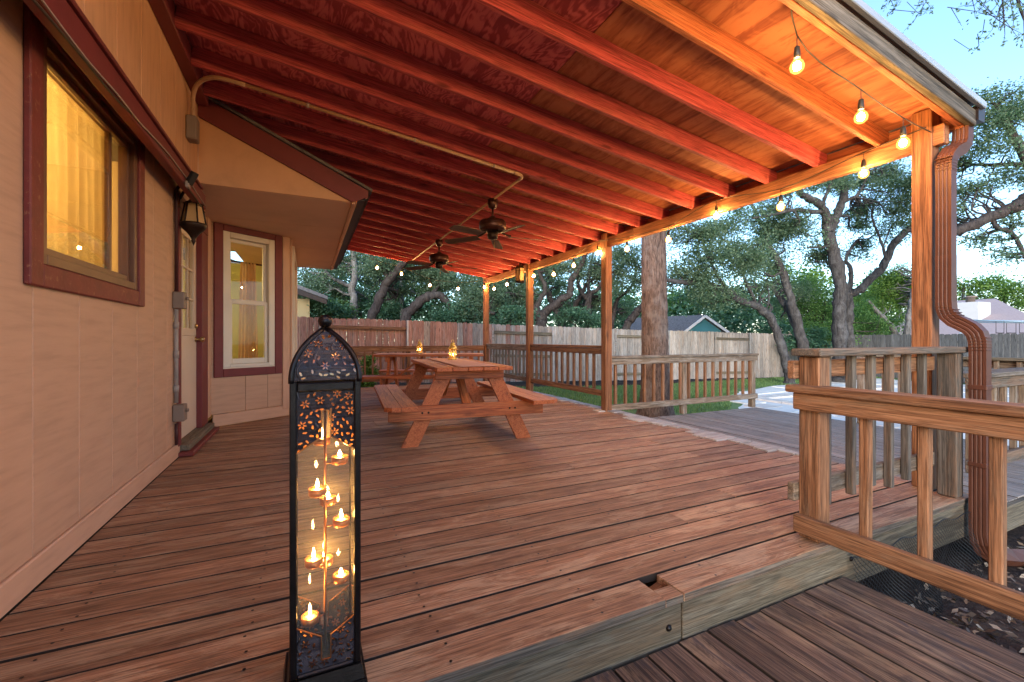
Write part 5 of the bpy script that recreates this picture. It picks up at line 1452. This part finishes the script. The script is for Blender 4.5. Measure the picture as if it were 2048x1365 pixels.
tree('slim_tree', 'slim straight grey trunk behind the fence under the bulbs', 'tree',
     [[(804, 648, 17, .085), (804, 600, 17, .08), (803, 560, 17, .07), (802, 510, 17, .06)]],
     [(805, 550, 45, 40, 18), (850, 560, 50, 40, 18.5), (770, 600, 50, 35, 19)], 'bark_pale', 'leaf_mid', seed=3)
tree('oak_tree', 'oak with a long arching dark limb bending down to the right', 'tree',
     [[(806, 650, 15, .19), (830, 612, 15, .17), (858, 593, 15, .15), (878, 591, 15, .13), (894, 604, 15, .11), (904, 618, 15, .1), (926, 614, 15, .09), (966, 622, 14.8, .07), (990, 628, 14.6, .05)],
      [(862, 593, 15, .08), (880, 570, 15.2, .06), (905, 550, 15.4, .05), (930, 530, 15.5, .03)]],
     [(905, 570, 60, 35, 15.5), (955, 580, 45, 45, 15), (870, 555, 50, 28, 16), (930, 625, 50, 18, 14.6), (985, 610, 40, 30, 15.5)], 'bark_dark', OAK, seed=4, dens=1.2)
tree('oak_tree', 'slender dark trunk between the two far porch posts', 'tree',
     [[(996, 655, 16, .12), (996, 609, 16, .11), (988, 587, 16, .1), (978, 560, 16, .08), (970, 520, 16, .06)]],
     [(1005, 575, 45, 45, 17), (1030, 610, 42, 32, 17.5), (985, 550, 40, 30, 16.5), (1050, 560, 30, 40, 18)], 'bark_dark', OAK, seed=5)
tree('oak_tree', 'gnarled V-forked dark oak with a serpentine limb, seen past the middle post', 'tree',
     [[(1083, 656, 17, .24), (1083, 638, 17, .22), (1093, 622, 17, .16), (1110, 612, 16.8, .15), (1123, 598, 16.6, .14), (1139, 590, 16.5, .13), (1141, 566, 16.4, .12), (1151, 548, 16.3, .1), (1163, 529, 16.2, .09), (1169, 514, 16, .08), (1175, 480, 16, .06)],
      [(1083, 636, 17, .17), (1072, 618, 17.2, .14), (1079, 600, 17.3, .12), (1088, 587, 17.3, .1), (1090, 571, 17.3, .09), (1082, 555, 17.3, .08), (1075, 530, 17.3, .06)]],
     [(1080, 535, 45, 30, 17.5), (1150, 525, 45, 28, 16.5), (1050, 600, 28, 32, 18)], 'bark_dark', OAK, seed=6, dens=0.62)
tree('oak_tree', 'twisting dark oak with crossing limbs left of the second porch post', 'tree',
     [[(1124, 660, 19, .2), (1122, 650, 19, .19), (1113, 624, 19, .15), (1101, 599, 19, .13), (1095, 582, 19, .11), (1080, 565, 19, .08)],
      [(1122, 646, 19, .13), (1130, 634, 18.9, .12), (1145, 618, 18.8, .11), (1160, 595, 18.6, .1), (1174, 568, 18.5, .08), (1198, 548, 18.4, .06), (1215, 525, 18.3, .04)]],
     [(1120, 585, 35, 35, 20), (1190, 530, 45, 30, 18.5), (1140, 625, 40, 22, 20), (1110, 545, 40, 28, 20)], 'bark_dark', OAK, seed=7, dens=0.62)
tree('oak_tree', 'upright dark oak with curling branches just left of the second post', 'tree',
     [[(1177, 660, 18, .16), (1176, 621, 18, .14), (1177, 600, 18, .13), (1182, 586, 18, .1), (1195, 580, 17.9, .08), (1204, 565, 17.8, .07), (1222, 545, 17.6, .05)],
      [(1177, 602, 18, .09), (1166, 589, 18, .08), (1157, 574, 18, .07), (1157, 555, 18, .06), (1148, 535, 18, .04)],
      [(1178, 596, 18, .08), (1177, 563, 18.1, .06), (1180, 533, 18.2, .05), (1188, 505, 18.3, .03)]],
     [(1190, 610, 35, 25, 19.5), (1165, 545, 35, 25, 18.5), (1215, 560, 30, 35, 19), (1160, 615, 30, 25, 20)], 'bark_dark', OAK, seed=8, dens=0.62)
tree('oak_tree', 'dark curved oak limb disappearing behind the big trunk', 'tree',
     [[(1252, 662, 17, .16), (1262, 640, 17, .15), (1275, 622, 17, .14), (1290, 608, 16.8, .12), (1330, 560, 16.5, .1)],
      [(1222, 660, 19, .1), (1228, 628, 19, .09), (1235, 600, 19, .08), (1262, 575, 18.8, .06), (1272, 540, 18.6, .05), (1262, 505, 18.5, .03)]],
     [(1250, 545, 40, 55, 18), (1265, 500, 50, 30, 17.5), (1240, 615, 35, 25, 20), (1290, 560, 30, 50, 18)], 'bark_dark', OAK, seed=9, dens=0.62)
tree('oak_tree', 'leaning oak in front of the fence with dense drooping foliage', 'tree',
     [[(1578, 752, 14.6, .16), (1573, 730, 14.6, .155), (1558, 678, 14.5, .14), (1542, 638, 14.4, .13), (1515, 614, 14.2, .12), (1478, 600, 14, .11), (1455, 583, 13.8, .1), (1406, 566, 13.4, .08), (1370, 566, 13.1, .07), (1335, 561, 12.8, .06)],
      [(1470, 596, 13.9, .06), (1440, 560, 13.5, .05), (1420, 520, 13.2, .04), (1400, 470, 13, .03)],
      [(1515, 612, 14.2, .06), (1490, 560, 13.9, .05), (1475, 510, 13.7, .04)]],
     [(1400, 500, 75, 55, 13), (1450, 540, 70, 60, 13.3), (1500, 490, 55, 60, 13.8), (1370, 560, 45, 40, 13.4), (1420, 590, 60, 28, 14.5), (1360, 450, 60, 40, 13), (1490, 590, 45, 25, 15.2), (1440, 450, 60, 35, 13.4)], 'bark_grey', OAK, seed=10, dens=0.75)
tree('oak_tree', 'pair of grey trunks leaning left behind the corner railing', 'tree',
     [[(1608, 725, 16, .2), (1606, 695, 16, .19), (1592, 637, 16, .16), (1575, 577, 15.9, .14), (1562, 536, 15.8, .12), (1548, 509, 15.7, .11), (1532, 486, 15.6, .1), (1535, 462, 15.6, .08), (1518, 442, 15.5, .06), (1500, 400, 15.4, .04)],
      [(1598, 668, 16, .14), (1582, 631, 16.3, .12), (1559, 594, 16.5, .11), (1545, 575, 16.6, .09), (1530, 560, 16.8, .06)],
      [(1562, 545, 15.8, .05), (1545, 553, 15.7, .04), (1528, 546, 15.6, .03)]],
     [(1515, 440, 60, 40, 15.5), (1560, 470, 45, 45, 15.8), (1580, 590, 45, 40, 17.5), (1540, 530, 40, 40, 16.5)], 'bark_grey', OAK, seed=11, dens=0.8)
tree('oak_tree', 'large grey live oak forking high in the middle of the yard', 'tree',
     [[(1682, 752, 15, .25), (1680, 696, 15, .22), (1678, 617, 15, .2), (1680, 566, 15, .2), (1670, 516, 15, .2), (1660, 482, 15, .19), (1655, 455, 15, .17), (1650, 425, 14.9, .13), (1633, 405, 14.7, .12), (1602, 389, 14.5, .11), (1595, 370, 14.4, .1), (1580, 330, 14.2, .08)],
      [(1657, 468, 15, .15), (1670, 438, 15.2, .14), (1683, 408, 15.3, .13), (1687, 381, 15.4, .12), (1680, 352, 15.5, .1), (1690, 310, 15.6, .08)],
      [(1646, 424, 14.9, .08), (1616, 423, 14.6, .07), (1589, 420, 14.3, .065), (1552, 428, 14, .05), (1505, 437, 13.7, .03)],
      [(1650, 420, 14.9, .07), (1647, 405, 14.9, .065), (1656, 382, 14.9, .06), (1667, 355, 15, .05)],
      [(1684, 408, 15.3, .06), (1700, 398, 15.3, .055), (1714, 391, 15.2, .05), (1727, 371, 15.1, .04), (1735, 345, 15, .03)],
      [(1588, 420, 14.3, .03), (1594, 432, 14.2, .025), (1600, 443, 14.2, .02)],
      [(1672, 492, 15, .04), (1640, 495, 14.8, .035), (1615, 496, 14.6, .02)]],
     [(1600, 450, 60, 40, 15), (1700, 370, 70, 30, 15.5), (1640, 365, 60, 30, 15), (1610, 510, 45, 35, 16), (1760, 400, 55, 45, 15.5), (1560, 390, 50, 35, 14.5), (1710, 450, 40, 35, 16.5), (1780, 340, 50, 40, 15.5)], 'bark_grey', OAK, seed=12, dens=0.6)
tree('oak_tree', 'second grey oak trunk with a thick limb rising right toward the corner post', 'tree',
     [[(1702, 750, 16.5, .19), (1700, 696, 16.5, .18), (1697, 640, 16.5, .17), (1697, 590, 16.5, .15), (1708, 588, 16.4, .14), (1737, 563, 16.2, .14), (1767, 530, 16, .13), (1788, 489, 15.8, .12), (1805, 469, 15.6, .11), (1828, 452, 15.4, .09), (1870, 430, 15, .06)],
      [(1697, 600, 16.5, .1), (1702, 560, 16.6, .09), (1700, 536, 16.7, .08), (1692, 515, 16.8, .06), (1715, 480, 17, .04)],
      [(1772, 520, 15.9, .05), (1766, 496, 15.9, .045), (1757, 469, 15.9, .04), (1744, 432, 15.9, .035), (1754, 391, 15.9, .025), (1775, 365, 15.9, .02)],
      [(1765, 500, 15.9, .03), (1785, 450, 15.8, .028), (1820, 425, 15.6, .02)]],
     [(1770, 455, 55, 40, 16.3), (1820, 390, 50, 45, 15.5), (1720, 500, 40, 25, 17.5), (1840, 340, 40, 45, 15)], 'bark_grey', OAK, seed=13, dens=0.58)
tree('young_tree', 'thin leaning trunk with bright leaves left of the corner post', 'tree',
     [[(1798, 735, 18.5, .13), (1794, 675, 18.5, .12), (1771, 641, 18.5, .11), (1754, 624, 18.5, .09), (1735, 600, 18.5, .06)],
      [(1810, 735, 18, .13), (1811, 696, 18, .13), (1818, 634, 18, .11), (1825, 597, 18, .1), (1835, 550, 18, .07)]],
     [(1795, 560, 50, 35, 19), (1740, 590, 50, 35, 19.5), (1830, 600, 40, 35, 19.5)], 'bark_pale', 'leaf_bright', seed=14, dens=0.9)
tree('shrub_tree', 'bright mid-green bushy tree low between the leaning trunks', 'tree',
     [[(1655, 740, 18, .07), (1650, 680, 18, .06), (1645, 640, 18, .04)]],
     [(1640, 620, 50, 45, 18), (1600, 600, 40, 40, 18.5), (1655, 665, 50, 25, 17.5), (1720, 640, 40, 35, 18.5)], 'bark_dark', 'leaf_mid', seed=15, dens=1.1)
tree('oak_tree', 'big oak at the right edge with a heavy limb reaching behind the downspout', 'tree',
     [[(2190, 760, 11, .28), (2180, 600, 11, .26), (2140, 450, 11, .24), (2080, 390, 11, .2), (2048, 402, 11, .16), (2029, 415, 11, .15), (1972, 439, 11.2, .13), (1912, 465, 11.4, .11), (1880, 478, 11.6, .08), (1860, 500, 11.8, .05)],
      [(2100, 400, 11, .16), (2060, 330, 11.2, .13), (2020, 260, 11.4, .09), (1990, 210, 11.6, .06)],
      [(1985, 436, 11.2, .06), (1994, 455, 11.1, .055), (2025, 468, 11, .05), (2047, 507, 10.9, .04), (2055, 530, 10.8, .02)],
      [(2060, 330, 11.2, .07), (1990, 330, 11.6, .05), (1940, 330, 12, .03)]],
     [(1975, 240, 60, 55, 11.6), (2030, 220, 60, 50, 11.3), (1930, 310, 45, 50, 12), (2010, 340, 60, 50, 11.4), (1940, 390, 45, 30, 12), (2040, 440, 25, 25, 11), (1955, 482, 40, 14, 11.4), (2020, 505, 35, 12, 11), (1885, 330, 25, 40, 12.5), (1900, 430, 30, 30, 12)], 'bark_dark', OAK, seed=16, dens=0.55)
for i, (lab, lm, cl) in enumerate((
        ('bright yellow-green tree crown above the chimney', 'leaf_bright', [(1925, 570, 38, 30, 44), (1960, 590, 40, 35, 45), (1900, 600, 30, 30, 45)]),
        ('bright green rounded tree crown right of the chimney', 'leaf_bright', [(2010, 580, 45, 35, 42), (2045, 600, 40, 40, 41), (1995, 620, 30, 20, 43)]),
        ('pale green tree crown glimpsed between the oak limb and corner post', 'leaf_bright', [(1800, 575, 45, 32, 40), (1850, 590, 40, 38, 41)]),
        ('bright green tree mass seen between the grey oak trunks', 'leaf_bright', [(1600, 560, 50, 40, 30), (1650, 590, 50, 45, 31), (1560, 610, 40, 35, 32)]),
        ('broad mid green tree filling the gap right of the large live oak', 'leaf_mid', [(1740, 570, 50, 40, 29), (1770, 620, 45, 35, 30), (1700, 610, 45, 35, 28)]),
        ('mid green round tree above the teal shed', 'leaf_mid', [(1400, 600, 55, 32, 30), (1350, 590, 40, 32, 30), (1470, 620, 45, 26, 31)]),
        ('mid green tree crown behind the big trunk, left of the shed', 'leaf_mid', [(1250, 600, 40, 40, 32), (1290, 620, 30, 30, 31)]))):
    u0, v0_, _, _, d0 = cl[0]
    tree('background_tree', lab, 'tree', [[(u0, 672, d0, .25), (u0 - 4, 640, d0, .2), (u0 + 3, v0_, d0, .1)]], cl, 'bark_grey', lm, leaf=0.26, dens=0.16, seed=30 + i, sig=0.5, twig=2, group='trees beyond the fences', nl=16)
# understory beyond the fence, each bush its own
for i, (u, v, du, dv, d, lm, lab) in enumerate((
        (640, 615, 40, 28, 14.5, 'leaf_dark', 'dark bush behind the fence below the pale trunk'), (680, 625, 45, 24, 16, 'leaf_mid', 'mid green bush behind the fence left of the leaning trunk'),
        (775, 622, 40, 24, 17, 'leaf_dark', 'dark bush behind the fence between leaning and slim trunks'), (860, 628, 42, 22, 15.5, 'leaf_dark', 'dark teal bush under the arching limb'),
        (910, 632, 45, 20, 14.6, 'leaf_dark', 'low dark teal bush right under the arching limb'), (1020, 635, 40, 20, 15, 'leaf_dark', 'dark bush behind the fence between the far posts'),
        (1150, 640, 42, 18, 17, 'leaf_dark', 'low bush behind the fence left of the second post'), (1620, 690, 35, 28, 16.5, 'leaf_dark', 'dark bush at the foot of the leaning trunks'),
        (1750, 650, 35, 25, 21, 'leaf_mid', 'mid green bush in front of the pink roof'))):
    tree('bush', lab, 'bush', [[(u, 690, d, .03), (u + 2, v, d, .02)]], [(u, v, du, dv, d)], 'bark_dark', lm, leaf=0.11, dens=0.9, seed=60 + i, group='bushes behind the fence', twig=3)
# green shrub beyond the back railing
tree('shrub', 'bright green leafy shrub behind the back railing beside the rear table', 'shrub', [[(735, 790, 10.9, .02), (737, 750, 10.9, .015)], [(737, 770, 10.9, .012), (728, 745, 10.9, .01)]],
     [(737, 735, 17, 18, 10.9), (732, 765, 22, 14, 10.8)], 'bark_dark', 'leaf_bright', leaf=0.06, dens=3.0, seed=80, group=None, sig=0.06, twig=4)
# the big straight trunk beside the railing
bt = thing('pecan_tree', 'big straight furrowed tree trunk growing beside the grey railing', 'tree', (6.04, 6.4, -0.45))
V, F = [], []
nz_, ns_ = 90, 40
rb_ = np.random.default_rng(5)
phs = rb_.uniform(0, 6.28, 12)
for j in range(nz_ + 1):
    z = -0.6 + 8.0 * j / nz_
    r = 0.262 - 0.012 * (z + 0.5) + 0.16 * math.exp(-(z + 0.55) * 3.2)
    for i in range(ns_):
        a = 2 * PI * i / ns_
        rr_ = r * (1 + 0.025 * math.sin(5 * a + phs[0] + z * 0.9) + 0.02 * math.sin(11 * a + phs[1] - z * 1.7) + 0.03 * math.sin(3 * a + phs[2]) * math.exp(-(z + 0.5)) + rb_.normal() * 0.018)
        V.append((6.04 - 6.04 + rr_ * math.cos(a) - 0.01 * z, rr_ * math.sin(a), z + 0.45))
for j in range(nz_):
    for i in range(ns_):
        k_ = (i + 1) % ns_
        F.append((j * ns_ + i, j * ns_ + k_, (j + 1) * ns_ + k_, (j + 1) * ns_ + i))
obj('trunk', mesh(V, F), 'bark_big', bt, (6.04, 6.4, -0.45), None, True)
V, F = [], []
c0 = Vector((6.04, 6.4, -0.45))
limbs = [[(5.97, 6.4, 5.6, .16), (6.3, 5.0, 6.4, .12), (6.6, 3.6, 6.3, .09), (6.7, 2.4, 5.7, .05), (6.6, 1.7, 5.0, .025), (6.5, 1.45, 4.55, .01)],
         [(6.65, 3.0, 6.05, .05), (6.0, 2.2, 5.5, .03), (5.6, 1.9, 5.05, .012)],
         [(6.68, 2.6, 5.8, .04), (7.1, 2.1, 5.2, .02), (7.0, 1.9, 4.5, .01)],
         [(5.96, 6.4, 6.4, .14), (5.2, 7.2, 7.6, .1), (4.6, 7.8, 8.6, .06)], [(5.95, 6.4, 7.0, .14), (6.8, 7.2, 8.4, .1), (7.4, 7.8, 9.4, .06)]]
for l in limbs:
    sp = catmull([np.array(p) for p in l], 5)
    tube_data([Vector(p[:3]) - c0 for p in sp], [max(0.006, p[3]) for p in sp], 7, True, V, F)
sprigs = [(at(1985, 42, 4.7), 0.22, 0.16, 16), (at(2035, 10, 4.6), 0.2, 0.14, 14), (at(1845, 20, 5.2), 0.10, 0.08, 7), (at(1795, 2, 5.4), 0.12, 0.05, 6), (at(1965, 5, 4.8), 0.14, 0.08, 8), (at(2040, 60, 4.5), 0.08, 0.07, 4)]
co = []
rg = np.random.default_rng(77)
for (c, rx, rz_, n_) in sprigs:
    for _ in range(n_):
        s0 = np.array(c) + rg.normal(size=3) * np.array([rx, rx, rz_]) * 0.6
        dr_ = np.array([-0.45, -0.15, -0.75]) + rg.normal(size=3) * 0.35; dr_ /= np.linalg.norm(dr_)
        e_ = s0 + dr_ * 0.14
        tube_data([Vector(s0 - dr_ * 0.25 + np.array([0.05, 0.05, 0.12])) - c0, Vector(s0) - c0, Vector(e_) - c0], [0.004, 0.003, 0.0015], 4, False, V, F)
        Pn = s0 + dr_ * rg.uniform(0, 0.16, (7, 1)) + rg.normal(size=(7, 3)) * 0.018
        co.append(leaf_quads(Pn, rg.uniform(0.03, 0.05, 7), 0.5, rg))
obj('limbs', mesh(V, F), 'bark_dark', bt, c0, None, True)
_, hi = clump_leaves((6.2, 7.6, 9.6), (2.6, 2.4, 1.6), 500, 14, 0.10, rg, 0.2)
co.append(hi)
obj('crown', fastmesh(np.concatenate(co) - np.array(c0), 4), OAK, bt, c0)

# distant woods: one mass far behind everything
rw = np.random.default_rng(99)
NW = 4200
uu = rw.uniform(540, 1760, NW); dd = rw.uniform(27, 40, NW)
topv = 556 + 26 * np.sin(uu / 61.0) + 16 * np.sin(uu / 23.0 + 1.3) + np.where(uu > 1250, 44, 0)
vvv = topv + rw.random(NW) ** 0.8 * (672 - topv)
ctr = np.array([at(a_, b_, c_) for a_, b_, c_ in zip(uu, vvv, dd)])
P_ = np.repeat(ctr, 14, 0) + rw.normal(size=(NW * 14, 3)) * 0.45
o = obj('far_woods', fastmesh(leaf_quads(P_, rw.uniform(0.16, 0.36, len(P_)), 0.55, rw, 0.7), 4), 'leaf_dark')
tag(o, 'hazy mass of distant green woods behind the back fence', 'woods', kind='stuff')
